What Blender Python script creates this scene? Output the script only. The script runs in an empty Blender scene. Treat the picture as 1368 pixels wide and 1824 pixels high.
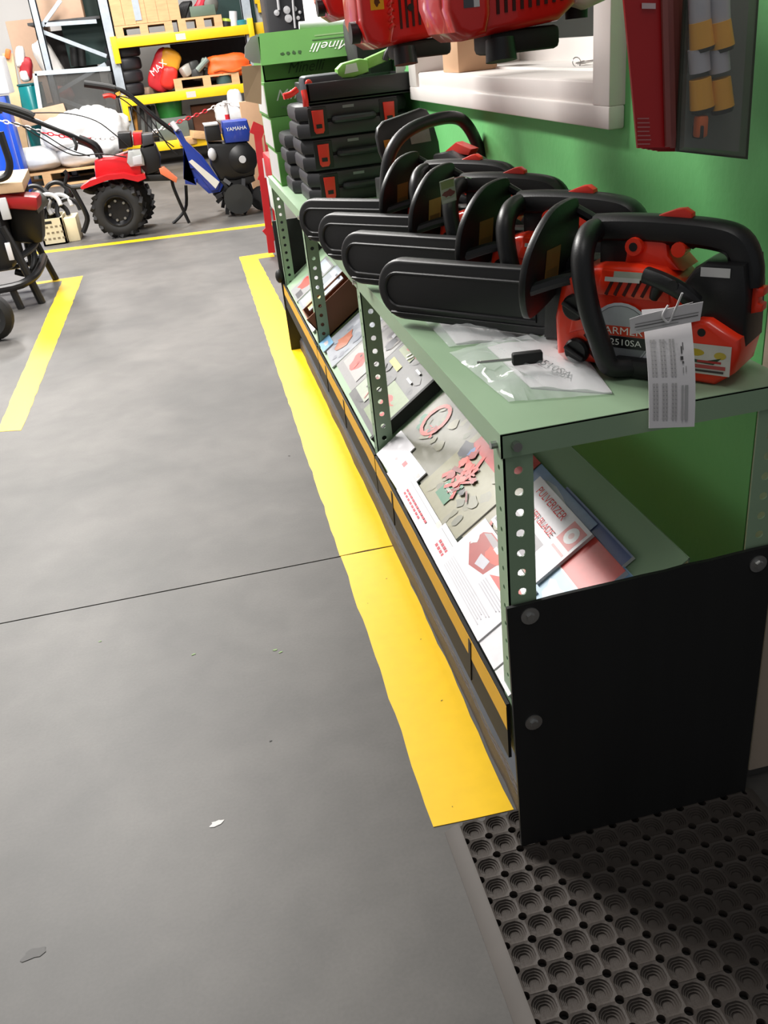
import bpy, bmesh, math, random
from mathutils import Vector, Matrix, Euler
random.seed(7)
S = bpy.context.scene
COL = S.collection
PI = math.pi
# ------------------------------------------------------------------ camera
CAMLOC = Vector((0.0, 0.0, 1.2))
FPX = 1595.7
RGT = Vector((0.97200887, -0.21279729, -0.09957951))
UPV = Vector((0.18610946, 0.43870306, 0.87914896))
FWD = Vector((0.14339468, 0.87307327, -0.46602685))
cd = bpy.data.cameras.new('camera')
cam = bpy.data.objects.new('camera', cd)
COL.objects.link(cam)
cd.sensor_fit = 'VERTICAL'
cd.sensor_height = 36.0
cd.lens = FPX / 1824 * 36.0
cd.clip_start = 0.02
cd.clip_end = 100
cam.matrix_world = Matrix(((RGT.x, UPV.x, -FWD.x, CAMLOC.x), (RGT.y, UPV.y, -FWD.y, CAMLOC.y),
                           (RGT.z, UPV.z, -FWD.z, CAMLOC.z), (0, 0, 0, 1)))
S.camera = cam
# ------------------------------------------------------------------ world, lamps, exposure
w = bpy.data.worlds.new('hall_ambient')
S.world = w
w.use_nodes = True
w.node_tree.nodes['Background'].inputs[0].default_value = (0.95, 0.97, 1.0, 1)
w.node_tree.nodes['Background'].inputs[1].default_value = 0.15


def area(name, loc, sx, sy, energy, col=(1, 0.97, 0.93)):
    l = bpy.data.lights.new(name, 'AREA')
    l.shape = 'RECTANGLE'
    l.size = sx
    l.size_y = sy
    l.energy = energy
    l.color = col
    o = bpy.data.objects.new(name, l)
    o.location = loc
    COL.objects.link(o)
    return o


area('ceiling_lamp_light', (-1.6, 4.0, 3.7), 0.6, 1.8, 235)
area('ceiling_lamp_light', (0.1, 0.2, 3.6), 0.6, 1.2, 11)
area('ceiling_lamp_light', (-1.8, 6.8, 4.2), 0.6, 1.8, 265)
area('ceiling_lamp_light', (0.2, 9.6, 4.2), 0.6, 1.8, 240)
area('ceiling_lamp_light', (-2.6, 11.2, 4.2), 0.6, 1.8, 225)
S.view_settings.view_transform = 'Standard'
S.view_settings.look = 'None'
S.view_settings.exposure = 0.45
S.view_settings.gamma = 1
S.view_settings.use_curve_mapping = False


# ------------------------------------------------------------------ pixel -> place helpers (1368x1824 frame)
def ray(px, py):
    return RGT * ((px - 684) / FPX) - UPV * ((py - 912) / FPX) + FWD


def at(px, py, Y):
    d = ray(px, py)
    return CAMLOC + d * ((Y - CAMLOC.y) / d.y)


def atz(px, py, z=0.0):
    d = ray(px, py)
    return CAMLOC + d * ((z - CAMLOC.z) / d.z)


def atx(px, py, X):
    d = ray(px, py)
    return CAMLOC + d * ((X - CAMLOC.x) / d.x)


# ------------------------------------------------------------------ materials
def lin(c):
    return tuple(((v / 255) / 12.92 if v / 255 <= 0.04045 else ((v / 255 + 0.055) / 1.055) ** 2.4) for v in c)


MATS = {}


def mat(name, rgb=(128, 128, 128), rough=0.5, metal=0.0, var=0.08, scale=14.0, bump=0.0, bscale=120.0, attr=None,
        alpha=None, trans=0.0, coat=0.0, stretch=None):
    if name in MATS:
        return MATS[name]
    m = bpy.data.materials.new(name)
    m.use_nodes = True
    nt = m.node_tree
    b = nt.nodes['Principled BSDF']
    b.inputs['Roughness'].default_value = rough
    b.inputs['Metallic'].default_value = metal
    if coat:
        b.inputs['Coat Weight'].default_value = coat
    if trans:
        b.inputs['Transmission Weight'].default_value = trans
        b.inputs['IOR'].default_value = 1.15
    if alpha is not None:
        b.inputs['Alpha'].default_value = alpha
    tc = nt.nodes.new('ShaderNodeTexCoord')
    vec = tc.outputs['Object']
    if stretch:
        mp = nt.nodes.new('ShaderNodeMapping')
        mp.inputs['Scale'].default_value = stretch
        nt.links.new(vec, mp.inputs['Vector'])
        vec = mp.outputs[0]
    nz = nt.nodes.new('ShaderNodeTexNoise')
    nz.inputs['Scale'].default_value = scale
    nz.inputs['Detail'].default_value = 5
    nt.links.new(vec, nz.inputs['Vector'])
    mr = nt.nodes.new('ShaderNodeMapRange')
    mr.inputs[1].default_value = 0.155
    mr.inputs[2].default_value = 0.75
    mr.inputs[3].default_value = 1 - var
    mr.inputs[4].default_value = 1 + var
    nt.links.new(nz.outputs['Fac'], mr.inputs[0])
    mx = nt.nodes.new('ShaderNodeMix')
    mx.data_type = 'RGBA'
    mx.blend_type = 'MULTIPLY'
    mx.inputs[0].default_value = 1
    if attr:
        a = nt.nodes.new('ShaderNodeAttribute')
        a.attribute_name = attr
        nt.links.new(a.outputs['Color'], mx.inputs[6])
    else:
        mx.inputs[6].default_value = (*lin(rgb), 1)
    nt.links.new(mr.outputs[0], mx.inputs[7])
    nt.links.new(mx.outputs[2], b.inputs['Base Color'])
    if bump:
        n2 = nt.nodes.new('ShaderNodeTexNoise')
        n2.inputs['Scale'].default_value = bscale
        n2.inputs['Detail'].default_value = 4
        nt.links.new(vec, n2.inputs['Vector'])
        bp = nt.nodes.new('ShaderNodeBump')
        bp.inputs['Strength'].default_value = bump
        bp.inputs['Distance'].default_value = 0.01
        nt.links.new(n2.outputs['Fac'], bp.inputs['Height'])
        nt.links.new(bp.outputs[0], b.inputs['Normal'])
    MATS[name] = m
    return m


def floor_mat(name, base, c2):
    m = bpy.data.materials.new(name)
    m.use_nodes = True
    nt = m.node_tree
    b = nt.nodes['Principled BSDF']
    tc = nt.nodes.new('ShaderNodeTexCoord')

    def noise(sc, det, dist=0.0):
        n = nt.nodes.new('ShaderNodeTexNoise')
        n.inputs['Scale'].default_value = sc
        n.inputs['Detail'].default_value = det
        n.inputs['Distortion'].default_value = dist
        nt.links.new(tc.outputs['Object'], n.inputs['Vector'])
        return n
    n1 = noise(1.6, 6, 0.6)
    n2 = noise(9.0, 8, 0.3)
    n3 = noise(160.0, 2)
    r1 = nt.nodes.new('ShaderNodeValToRGB')
    r1.color_ramp.elements[0].position = 0.32
    r1.color_ramp.elements[1].position = 0.72
    r1.color_ramp.elements[0].color = (*lin(base), 1)
    r1.color_ramp.elements[1].color = (*lin(c2), 1)
    nt.links.new(n1.outputs['Fac'], r1.inputs[0])
    mr = nt.nodes.new('ShaderNodeMapRange')
    mr.inputs[1].default_value = 0.3
    mr.inputs[2].default_value = 0.7
    mr.inputs[3].default_value = 0.86
    mr.inputs[4].default_value = 1.13
    nt.links.new(n2.outputs['Fac'], mr.inputs[0])
    mr3 = nt.nodes.new('ShaderNodeMapRange')
    mr3.inputs[1].default_value = 0.3
    mr3.inputs[2].default_value = 0.7
    mr3.inputs[3].default_value = 0.94
    mr3.inputs[4].default_value = 1.06
    nt.links.new(n3.outputs['Fac'], mr3.inputs[0])
    mu = nt.nodes.new('ShaderNodeMath')
    mu.operation = 'MULTIPLY'
    nt.links.new(mr.outputs[0], mu.inputs[0])
    nt.links.new(mr3.outputs[0], mu.inputs[1])
    mx = nt.nodes.new('ShaderNodeMix')
    mx.data_type = 'RGBA'
    mx.blend_type = 'MULTIPLY'
    mx.inputs[0].default_value = 1
    nt.links.new(r1.outputs[0], mx.inputs[6])
    nt.links.new(mu.outputs[0], mx.inputs[7])
    nt.links.new(mx.outputs[2], b.inputs['Base Color'])
    b.inputs['Roughness'].default_value = 0.55
    MATS[name] = m
    return m


BLK = mat('black_plastic', (17, 17, 19), 0.42, var=0.06, bump=0.04, bscale=400)
BLKM = mat('matt_black', (15, 15, 15), 0.62, var=0.1)
COVER = mat('scabbard_black', (20, 20, 23), 0.45, var=0.05, bump=0.03, bscale=500)
RED = mat('saw_orange_red', (232, 52, 22), 0.3, var=0.05, coat=0.3)
RED2 = mat('engine_red', (214, 28, 22), 0.28, var=0.06, coat=0.4)
REDL = mat('latch_red', (214, 46, 30), 0.4, var=0.05)
WHITE = mat('white_paper', (212, 209, 211), 0.6, var=0.03)
GREYL = mat('light_grey', (190, 190, 192), 0.5, var=0.05)
STEEL = mat('bright_steel', (178, 178, 176), 0.3, metal=0.9, var=0.08)
GRN = mat('shelf_green', (140, 166, 136), 0.42, var=0.05, scale=9)
WALLG = mat('wall_green', (108, 190, 114), 0.6, var=0.07, scale=3, bump=0.08, bscale=60)
YEL = mat('rack_yellow', (246, 198, 14), 0.5, var=0.06)
GALV = mat('galvanised_steel', (168, 176, 184), 0.45, metal=0.3, var=0.12, scale=20)
WOOD = mat('pallet_wood', (206, 164, 118), 0.7, var=0.16, scale=6, stretch=(1, 6, 6))
CARD = mat('cardboard', (190, 152, 118), 0.75, var=0.05)
CARDD = mat('cardboard_brown', (128, 82, 58), 0.7, var=0.06)
GBOX = mat('green_box_card', (84, 138, 62), 0.6, var=0.06)
RUB = mat('rubber_panel', (20, 20, 20), 0.6, var=0.25, scale=5, stretch=(6, 6, 0.6))
PRINT = mat('print', attr='Col', rough=0.35, var=0.07, scale=60)
PRINTM = mat('print_matt', attr='Col', rough=0.6, var=0.04, scale=60)
TYRE = mat('tyre_rubber', (30, 30, 31), 0.75, var=0.15)
BLUE = mat('tiller_blue', (32, 58, 150), 0.35, var=0.06, coat=0.3)
CREAM = mat('window_white', (226, 220, 216), 0.4, var=0.06, scale=4)
CLEAR = mat('clear_plastic', (225, 230, 230), 0.10, var=0.02, alpha=0.34)


# ------------------------------------------------------------------ mesh building
class B:
    def __init__(self):
        self.bm = bmesh.new()

    def _add(self, t, M=None):
        if M is not None:
            bmesh.ops.transform(t, matrix=M, verts=t.verts)
        me = bpy.data.meshes.new('t')
        t.to_mesh(me)
        self.bm.from_mesh(me)
        bpy.data.meshes.remove(me)
        t.free()
        return self

    def box(self, c, s, bev=0.0, rot=None, seg=2):
        t = bmesh.new()
        bmesh.ops.create_cube(t, size=1)
        bmesh.ops.scale(t, vec=Vector(s), verts=t.verts)
        if bev:
            bmesh.ops.bevel(t, geom=t.edges[:] + t.verts[:], offset=bev, segments=seg, profile=0.5, affect='EDGES')
        M = Matrix.Translation(Vector(c))
        if rot is not None:
            M = M @ (rot.to_4x4() if isinstance(rot, Matrix) else Euler(rot).to_matrix().to_4x4())
        return self._add(t, M)

    def span(self, a, b, bev=0.0):
        a, b = Vector(a), Vector(b)
        return self.box((a + b) / 2, [max(abs(v), 1e-4) for v in (b - a)], bev)

    def cyl(self, p0, p1, r0, r1=None, seg=16):
        p0, p1 = Vector(p0), Vector(p1)
        r1 = r0 if r1 is None else r1
        t = bmesh.new()
        d = p1 - p0
        bmesh.ops.create_cone(t, cap_ends=True, segments=seg, radius1=r0, radius2=r1, depth=d.length)
        M = Matrix.Translation((p0 + p1) / 2) @ d.to_track_quat('Z', 'Y').to_matrix().to_4x4()
        return self._add(t, M)

    def bar(self, p0, p1, wd, hd, up=(0, 0, 1), bev=0.0):
        p0, p1 = Vector(p0), Vector(p1)
        d = (p1 - p0)
        z = d.normalized()
        u = Vector(up)
        x = u.cross(z)
        if x.length < 1e-4:
            x = Vector((1, 0, 0)).cross(z)
        x.normalize()
        y = z.cross(x)
        R = Matrix((x, y, z)).transposed()
        return self.box((p0 + p1) / 2, (wd, hd, d.length), bev, R)

    def sph(self, c, r, seg=16, rot=None):
        t = bmesh.new()
        bmesh.ops.create_uvsphere(t, u_segments=seg, v_segments=max(6, seg // 2), radius=1)
        rr = (r, r, r) if isinstance(r, (int, float)) else r
        bmesh.ops.scale(t, vec=Vector(rr), verts=t.verts)
        M = Matrix.Translation(Vector(c))
        if rot is not None:
            M = M @ Euler(rot).to_matrix().to_4x4()
        return self._add(t, M)

    def rings(self, rs, closed=False, cap=True):
        bm = self.bm
        V = [[bm.verts.new(p) for p in r] for r in rs]
        n = len(rs[0])
        m = len(rs)
        for i in range(m if closed else m - 1):
            a, b = V[i], V[(i + 1) % m]
            for k in range(n):
                try:
                    bm.faces.new((a[k], a[(k + 1) % n], b[(k + 1) % n], b[k]))
                except ValueError:
                    pass
        if cap and not closed:
            bm.faces.new(V[0][::-1])
            bm.faces.new(V[-1])
        return self

    def tube(self, pts, r, seg=10, closed=False, sub=4, flat=None):
        P = [Vector(p) for p in pts]
        if sub > 1:
            Q = []
            n = len(P)
            rng = n if closed else n - 1
            for i in range(rng):
                p0 = P[(i - 1) % n] if (closed or i > 0) else P[0]
                p1, p2 = P[i], P[(i + 1) % n]
                p3 = P[(i + 2) % n] if (closed or i + 2 < n) else P[-1]
                for k in range(sub):
                    t = k / sub
                    Q.append(0.5 * ((2 * p1) + (p2 - p0) * t + (2 * p0 - 5 * p1 + 4 * p2 - p3) * t * t
                                    + (3 * p1 - p0 - 3 * p2 + p3) * t ** 3))
            if not closed:
                Q.append(P[-1])
            P = Q
        n = len(P)
        N = None
        rs = []
        for i in range(n):
            if closed:
                d = P[(i + 1) % n] - P[(i - 1) % n]
            else:
                d = P[min(i + 1, n - 1)] - P[max(i - 1, 0)]
            d.normalize()
            if N is None:
                N = d.orthogonal().normalized()
            N = (N - d * N.dot(d))
            N.normalize()
            Bn = d.cross(N)
            rr = r(i / (n - 1)) if callable(r) else r
            rs.append([P[i] + N * (rr * math.cos(2 * PI * k / seg)) + Bn * (rr * math.sin(2 * PI * k / seg))
                       for k in range(seg)])
        return self.rings(rs, closed)

    def prism(self, poly, f, h0, h1, bev=0.0, seg=2):
        """poly: 2d points; f(u,v,h)->3d; extruded h0..h1"""
        t = bmesh.new()
        a = [t.verts.new(f(u, v, h0)) for u, v in poly]
        b = [t.verts.new(f(u, v, h1)) for u, v in poly]
        n = len(poly)
        fa = t.faces.new(a)
        fb = t.faces.new(b[::-1])
        for k in range(n):
            t.faces.new((a[(k + 1) % n], a[k], b[k], b[(k + 1) % n]))
        bmesh.ops.recalc_face_normals(t, faces=t.faces)
        if bev:
            ed = [e for e in t.edges if (e in fa.edges[:] or e in fb.edges[:])]
            bmesh.ops.bevel(t, geom=ed, offset=bev, segments=seg, profile=0.5, affect='EDGES')
        return self._add(t)

    def lathe(self, prof, o, axis, seg=24, cap=True):
        o = Vector(o)
        a = Vector(axis).normalized()
        x = a.orthogonal().normalized()
        y = a.cross(x)
        rs = [[o + a * h + x * (r * math.cos(2 * PI * k / seg)) + y * (r * math.sin(2 * PI * k / seg))
               for k in range(seg)] for r, h in prof]
        return self.rings(rs, cap=cap)

    def face(self, pts):
        self.bm.faces.new([self.bm.verts.new(p) for p in pts])
        return self

    def build(self, name, m, parent=None, smooth=35, fixn=True):
        bm = self.bm
        if parent is not None:
            M = parent_world(parent).inverted()
            bmesh.ops.transform(bm, matrix=M, verts=bm.verts)
        if fixn:
            bmesh.ops.recalc_face_normals(bm, faces=bm.faces)
        me = bpy.data.meshes.new(name)
        bm.to_mesh(me)
        bm.free()
        if m is not None:
            me.materials.append(m)
        if smooth and len(me.polygons):
            me.polygons.foreach_set('use_smooth', [True] * len(me.polygons))
            me.set_sharp_from_angle(angle=math.radians(smooth))
        o = bpy.data.objects.new(name, me)
        COL.objects.link(o)
        if parent is not None:
            o.parent = parent
        return o


def parent_world(p):
    M = Matrix.Identity(4)
    while p is not None:
        M = Matrix.LocRotScale(p.location, p.rotation_euler, p.scale) @ M
        p = p.parent
    return M


def thing(name, label, cat, loc=(0, 0, 0), rz=0.0, group=None):
    o = bpy.data.objects.new(name, None)
    o.empty_display_size = 0.05
    COL.objects.link(o)
    o.location = Vector(loc)
    o.rotation_euler = (0, 0, rz)
    o['label'] = label
    o['category'] = cat
    if group:
        o['group'] = group
    return o


def tag(o, label, cat, group=None):
    o['label'] = label
    o['category'] = cat
    if group:
        o['group'] = group
    return o


def struct(o):
    o['kind'] = 'structure'
    return o


def place(o, loc, rz=0.0):
    """give a one-mesh world-built thing its own origin"""
    L = Vector(loc)
    o.data.transform(Matrix.Translation(-L))
    o.location = L
    return o


def frame(o, x, y):
    """matrix-like local frame function: (u,v,h)->world"""
    o, x, y = Vector(o), Vector(x).normalized(), Vector(y).normalized()
    n = x.cross(y)
    return lambda u, v, h=0.0: o + x * u + y * v + n * h


def prints(name, parent, f, shapes, m=None, h=0.0006, dh=0.00012):
    """flat print: list of (poly2d, rgb) laid in the frame f"""
    bm = bmesh.new()
    cl = bm.loops.layers.float_color.new('Col')
    Mi = parent_world(parent).inverted() if parent is not None else Matrix.Identity(4)
    for i, (poly, c) in enumerate(shapes):
        vs = [bm.verts.new(Mi @ f(u, v, h + dh * i)) for u, v in poly]
        fc = bm.faces.new(vs)
        for l in fc.loops:
            l[cl] = (*[v * 0.80 for v in lin(c)], 1)
    me = bpy.data.meshes.new(name)
    bm.to_mesh(me)
    bm.free()
    me.materials.append(m or PRINT)
    o = bpy.data.objects.new(name, me)
    COL.objects.link(o)
    if parent is not None:
        o.parent = parent
    return o


def rc(u0, v0, u1, v1, a=0.0):
    if not a:
        return [(u0, v0), (u1, v0), (u1, v1), (u0, v1)]
    cu, cv = (u0 + u1) / 2, (v0 + v1) / 2
    c, s = math.cos(a), math.sin(a)
    return [(cu + (u - cu) * c - (v - cv) * s, cv + (u - cu) * s + (v - cv) * c)
            for u, v in ((u0, v0), (u1, v0), (u1, v1), (u0, v1))]


def el(cu, cv, ru, rv, n=16, a=0.0):
    c, s = math.cos(a), math.sin(a)
    return [(cu + ru * math.cos(2 * PI * k / n) * c - rv * math.sin(2 * PI * k / n) * s,
             cv + ru * math.cos(2 * PI * k / n) * s + rv * math.sin(2 * PI * k / n) * c) for k in range(n)]


def blob(cu, cv, ru, rv, n=12, j=0.35):
    return [(cu + ru * math.cos(2 * PI * k / n) * random.uniform(1 - j, 1 + j),
             cv + rv * math.sin(2 * PI * k / n) * random.uniform(1 - j, 1 + j)) for k in range(n)]


def stroke(pts, wd):
    out = []
    for (a, b), (c, d) in zip(pts[:-1], pts[1:]):
        dx, dy = c - a, d - b
        L = math.hypot(dx, dy) or 1
        nx, ny = -dy / L * wd / 2, dx / L * wd / 2
        out.append([(a + nx, b + ny), (a - nx, b - ny), (c - nx, d - ny), (c + nx, d + ny)])
    return out


def lettering(txt, f, size, parent, m, name='lettering', shear=0.0, h=0.0015, align='CENTER', sx=1.0, depth=0.0):
    cu = bpy.data.curves.new('t', 'FONT')
    cu.body = txt
    cu.size = size
    cu.align_x = align
    cu.align_y = 'CENTER'
    cu.shear = shear
    cu.resolution_u = 3
    t = bpy.data.objects.new('t', cu)
    COL.objects.link(t)
    dg = bpy.context.evaluated_depsgraph_get()
    me = bpy.data.meshes.new_from_object(t.evaluated_get(dg))
    bpy.data.objects.remove(t)
    bpy.data.curves.remove(cu)
    Mi = parent_world(parent).inverted() if parent is not None else Matrix.Identity(4)
    for v in me.vertices:
        v.co = Mi @ f(v.co.x * sx, v.co.y, h)
    me.name = name
    me.materials.clear()
    me.materials.append(m)
    o = bpy.data.objects.new(name, me)
    COL.objects.link(o)
    if parent is not None:
        o.parent = parent
    return o


def rounded(poly, n=4):
    """closed Catmull-Rom through the outline points"""
    P = [Vector((u, v)) for u, v in poly]
    m = len(P)
    out = []
    for i in range(m):
        p0, p1, p2, p3 = P[i - 1], P[i], P[(i + 1) % m], P[(i + 2) % m]
        for k in range(n):
            t = k / n
            q = 0.5 * ((2 * p1) + (p2 - p0) * t + (2 * p0 - 5 * p1 + 4 * p2 - p3) * t * t + (3 * p1 - p0 - 3 * p2 + p3) * t ** 3)
            out.append((q.x, q.y))
    return out


INK = mat('ink_black', (28, 28, 30), 0.6, var=0.02)
INKR = mat('ink_red', (206, 40, 40), 0.6, var=0.02)
INKW = mat('ink_white', (232, 234, 226), 0.6, var=0.02)
#==SECTION structure==
# ------------------------------------------------------------------ floor
FM = floor_mat('concrete', (65, 63, 61), (89, 86, 83))
JY = 2.048
b = B()
b.span((-7, -2, -0.06), (4, JY - 0.0025, 0))
floor = struct(b.build('floor', FM))
b = B()
b.span((-7, JY + 0.0025, -0.06), (4, 17, 0))
floor2 = struct(b.build('floor', FM))
b = B()
b.span((-7, -2, -0.09), (4, 17, -0.055))
struct(b.build('floor', mat('joint_dark', (40, 38, 36), 0.9)))
floor['label'] = 'smooth grey concrete slab in front of the joint'
floor2['label'] = 'smooth grey concrete slab beyond the joint'

YP = mat('yellow_floor_paint', (228, 184, 14), 0.42, var=0.05, scale=30)


def paint(parent, pts, name='painted_line', n=30, jit=0.0025):
    """closed outline with slightly uneven edges"""
    out = []
    for i, p in enumerate(pts):
        q = pts[(i + 1) % len(pts)]
        L = math.hypot(q[0] - p[0], q[1] - p[1])
        k = max(2, int(L / 0.05))
        for s in range(k):
            t = s / k
            out.append((p[0] + (q[0] - p[0]) * t + random.uniform(-jit, jit),
                        p[1] + (q[1] - p[1]) * t + random.uniform(-jit, jit)))
    b = B()
    b.prism(out, lambda u, v, h: Vector((u, v, h)), 0.0, 0.0012)
    return b.build(name, YP, parent, smooth=0)


paint(floor, [(0.203, 1.088), (0.345, 1.082), (0.352, JY - 0.003), (0.207, JY - 0.003)])
paint(floor2, [(0.207, JY + 0.003), (0.352, JY + 0.003), (0.362, 4.0), (0.365, 4.6), (0.35, 6.05), (0.46, 6.05), (0.46, 6.2), (0.236, 6.2)])
paint(floor2, [(-0.905, 3.50), (-0.808, 3.47), (-0.80, 6.33), (-1.9, 6.40), (-1.9, 6.30), (-0.93, 6.27)])
paint(floor2, [(-1.6, 7.48), (0.9, 7.22), (0.9, 7.33), (-1.6, 7.59)])
# specks on the concrete
for px, py, r, c in ((386, 1467, 0.008, (226, 222, 220)), (178, 1143, 0.003, (120, 150, 90)), (345, 1166, 0.003, (120, 150, 90)),
                     (490, 1158, 0.004, (120, 150, 90)), (500, 1162, 0.003, (130, 160, 100)), (482, 1320, 0.002, (40, 40, 40)), (515, 812, 0.003, (50, 50, 48)),
                     (60, 1700, 0.012, (80, 78, 77))):
    p = atz(px, py)
    f = frame((p.x, p.y, 0.0003), (1, 0.3, 0), (-0.3, 1, 0))
    prints('fleck', floor if p.y < JY else floor2, f, [(blob(0, 0, r * 1.5, r * 0.8), c)], PRINTM)
# scuffs in the yellow paint
for k in range(26):
    px = random.uniform(600, 870)
    py = random.uniform(900, 1450)
    p = atz(px, py)
    if 0.22 < p.x < 0.335 and 1.11 < p.y < 2.0:
        f = frame((p.x, p.y, 0.0013), (1, 0.5, 0), (-0.5, 1, 0))
        prints('fleck', floor, f, [(blob(0, 0, random.uniform(0.001, 0.003), 0.001, 6), (110, 96, 30))], PRINTM)

# ------------------------------------------------------------------ right wall with window
WX = 0.75
WY0, WY1 = 1.62, 2.90          # opening
WZ0, WZ1 = 1.076, 1.95
b = B()
b.span((WX, 1.10, 0), (WX + 0.34, 3.34, WZ0 - 0.002))
b.span((WX, 1.10, WZ0 - 0.002), (WX + 0.34, WY0, 3.2))
b.span((WX, WY1, WZ0 - 0.002), (WX + 0.34, 3.34, 3.2))
b.span((WX, WY0, WZ1), (WX + 0.34, WY1, 3.2))
wall = struct(b.build('wall_right', WALLG, smooth=0))
b = B()
b.span((WX + 0.005, 3.34, 0), (WX + 0.2, 5.35, 3.2))
struct(b.build('wall_right', mat('wall_white', (236, 235, 234), 0.6, var=0.03), smooth=0))
# beige jamb at the near end of the wall
b = B()
b.span((WX + 0.0, 1.02, 0.022), (WX + 0.22, 1.10, 3.2), 0.004)
struct(b.build('trim_1', mat('jamb_beige', (196, 178, 160), 0.55, var=0.04)))
b = B()
b.span((WX + 0.004, 1.03, 0), (WX + 0.22, 1.10, 0.022))
struct(b.build('baseboard_right', mat('jamb_foot', (70, 68, 66), 0.7)))
# window frame
win = thing('window_1', 'cream window frame set in the green wall above the chainsaws', 'window', (WX, (WY0 + WY1) / 2, WZ0))
del win['category']
win['kind'] = 'structure'
b = B()
b.span((WX - 0.03, 1.555, 1.02), (WX, 2.985, 1.058), 0.004)      # lower outer rail
b.span((WX - 0.022, 1.59, 1.054), (WX + 0.01, 2.95, 1.094), 0.003)
b.build('lower_rail', CREAM, win)
for y0, y1 in ((1.555, 1.625), (2.896, 2.985)):
    b = B()
    b.span((WX - 0.0295, y0 + 0.0005, 1.057), (WX + 0.30, y1 - 0.0005, 1.99), 0.003)
    b.build('side_rail', CREAM, win)
b = B()
b.span((WX - 0.025, 1.56, 1.93), (WX + 0.005, 2.98, 2.0), 0.004)
b.build('upper_rail', CREAM, win)
b = B()
b.span((WX - 0.02, WY0 - 0.02, 1.074), (WX + 0.33, WY1 + 0.02, 1.096), 0.002)
b.span((WX + 0.105, WY0 - 0.02, 1.09), (WX + 0.115, WY1 + 0.02, 1.101))
b.build('window_sill', CREAM, win)
b = B()
b.span((WX + 0.30, WY0 - 0.01, 1.08), (WX + 0.33, WY1 + 0.01, 1.150), 0.003)
b.span((WX + 0.30, WY0 - 0.01, 1.135), (WX + 0.325, WY0 + 0.05, 1.95), 0.003)
b.span((WX + 0.30, WY1 - 0.05, 1.135), (WX + 0.325, WY1 + 0.01, 1.95), 0.003)
b.span((WX + 0.298, 2.17, 1.135), (WX + 0.325, 2.23, 1.95), 0.003)
b.build('sash', CREAM, win)
for y0, y1 in ((WY0 + 0.05, 2.17), (2.23, WY1 - 0.05)):
    b = B()
    b.span((WX + 0.31, y0 - 0.005, 1.13), (WX + 0.316, y1 + 0.005, 1.95))
    b.build('pane', mat('dark_glass', (34, 44, 42), 0.08, var=0.05), win)
# office behind
b = B()
b.span((WX + 0.2, 0.9, 0), (3.0, 0.95, 3.0))
b.span((2.9, 0.9, 0), (3.0, 4.2, 3.0))
struct(b.build('wall_office', mat('office_wall', (120, 122, 120), 0.7)))

# ------------------------------------------------------------------ back wall
b = B()
b.span((-7, 15.2, 0), (4, 15.4, 6))
struct(b.build('wall_back', mat('hall_wall_white', (214, 212, 210), 0.7, var=0.03, scale=1.5), smooth=0))
b = B()
b.span((-7.1, -2, 0), (-7.0, 15.4, 6))
struct(b.build('wall_left', mat('hall_wall_white'), smooth=0))

# ------------------------------------------------------------------ shelving
SX0, SX1 = 0.326, 0.726
YP_ = [1.0, 1.975, 2.93, 3.88]
DZ = 0.745
shelf = thing('metal_shelving', 'long green perforated-steel shelving along the green wall with brochures below', 'shelving', (0.526, 1.0, 0))
TILT_F = Vector((0.335, 0, 0.31))
TT = Vector((0.8127, 0, 0.58269))
TN = Vector((-0.58269, 0, 0.8127))


def perf(b, f, length, width, pitch, hr, th, start=0.5):
    """perforated flange: f(u across, v along, h)"""
    n = int(length / pitch)
    bm = b.bm
    y = 0.0
    for i in range(n + 1):
        y0, y1 = i * pitch, min((i + 1) * pitch, length)
        if y1 - y0 < pitch * 0.9:
            if y1 - y0 > 1e-4:
                for h in (0, th):
                    b.face([f(0, y0, h), f(width, y0, h), f(width, y1, h), f(0, y1, h)])
                b.face([f(0, y1, 0), f(width, y1, 0), f(width, y1, th), f(0, y1, th)])
            continue
        cy_ = (y0 + y1) / 2
        k = 12
        cx_ = width * 0.5
        ang = [2 * PI * (j + 0.5) / k - PI / 2 for j in range(k)]
        hole = [(cx_ + hr * math.cos(a), cy_ + hr * math.sin(a)) for a in ang]

        def outer(a):
            c, s = math.cos(a), math.sin(a)
            hx, hy = width / 2, (y1 - y0) / 2
            t = min(hx / abs(c) if abs(c) > 1e-6 else 1e9, hy / abs(s) if abs(s) > 1e-6 else 1e9)
            return (cx_ + c * t, cy_ + s * t)
        # corner angles included so the cell stays a full rectangle
        ca = [math.atan2(sy * (y1 - y0) / 2, sx * width / 2) for sx in (-1, 1) for sy in (-1, 1)]
        aa = sorted([math.atan2(math.sin(a), math.cos(a)) for a in ang] + ca)
        ho = [(cx_ + hr * math.cos(a), cy_ + hr * math.sin(a)) for a in aa]
        ou = [outer(a) for a in aa]
        m_ = len(aa)
        for h in (0, th):
            HV = [bm.verts.new(f(u, v, h)) for u, v in ho]
            OV = [bm.verts.new(f(u, v, h)) for u, v in ou]
            for j in range(m_):
                bm.faces.new((OV[j], OV[(j + 1) % m_], HV[(j + 1) % m_], HV[j]))
            if h == 0:
                H0 = HV
            else:
                for j in range(m_):
                    bm.faces.new((H0[j], H0[(j + 1) % m_], HV[(j + 1) % m_], HV[j]))
    for u in (0, width):
        b.face([f(u, 0, 0), f(u, length, 0), f(u, length, th), f(u, 0, th)])
    return b


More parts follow.
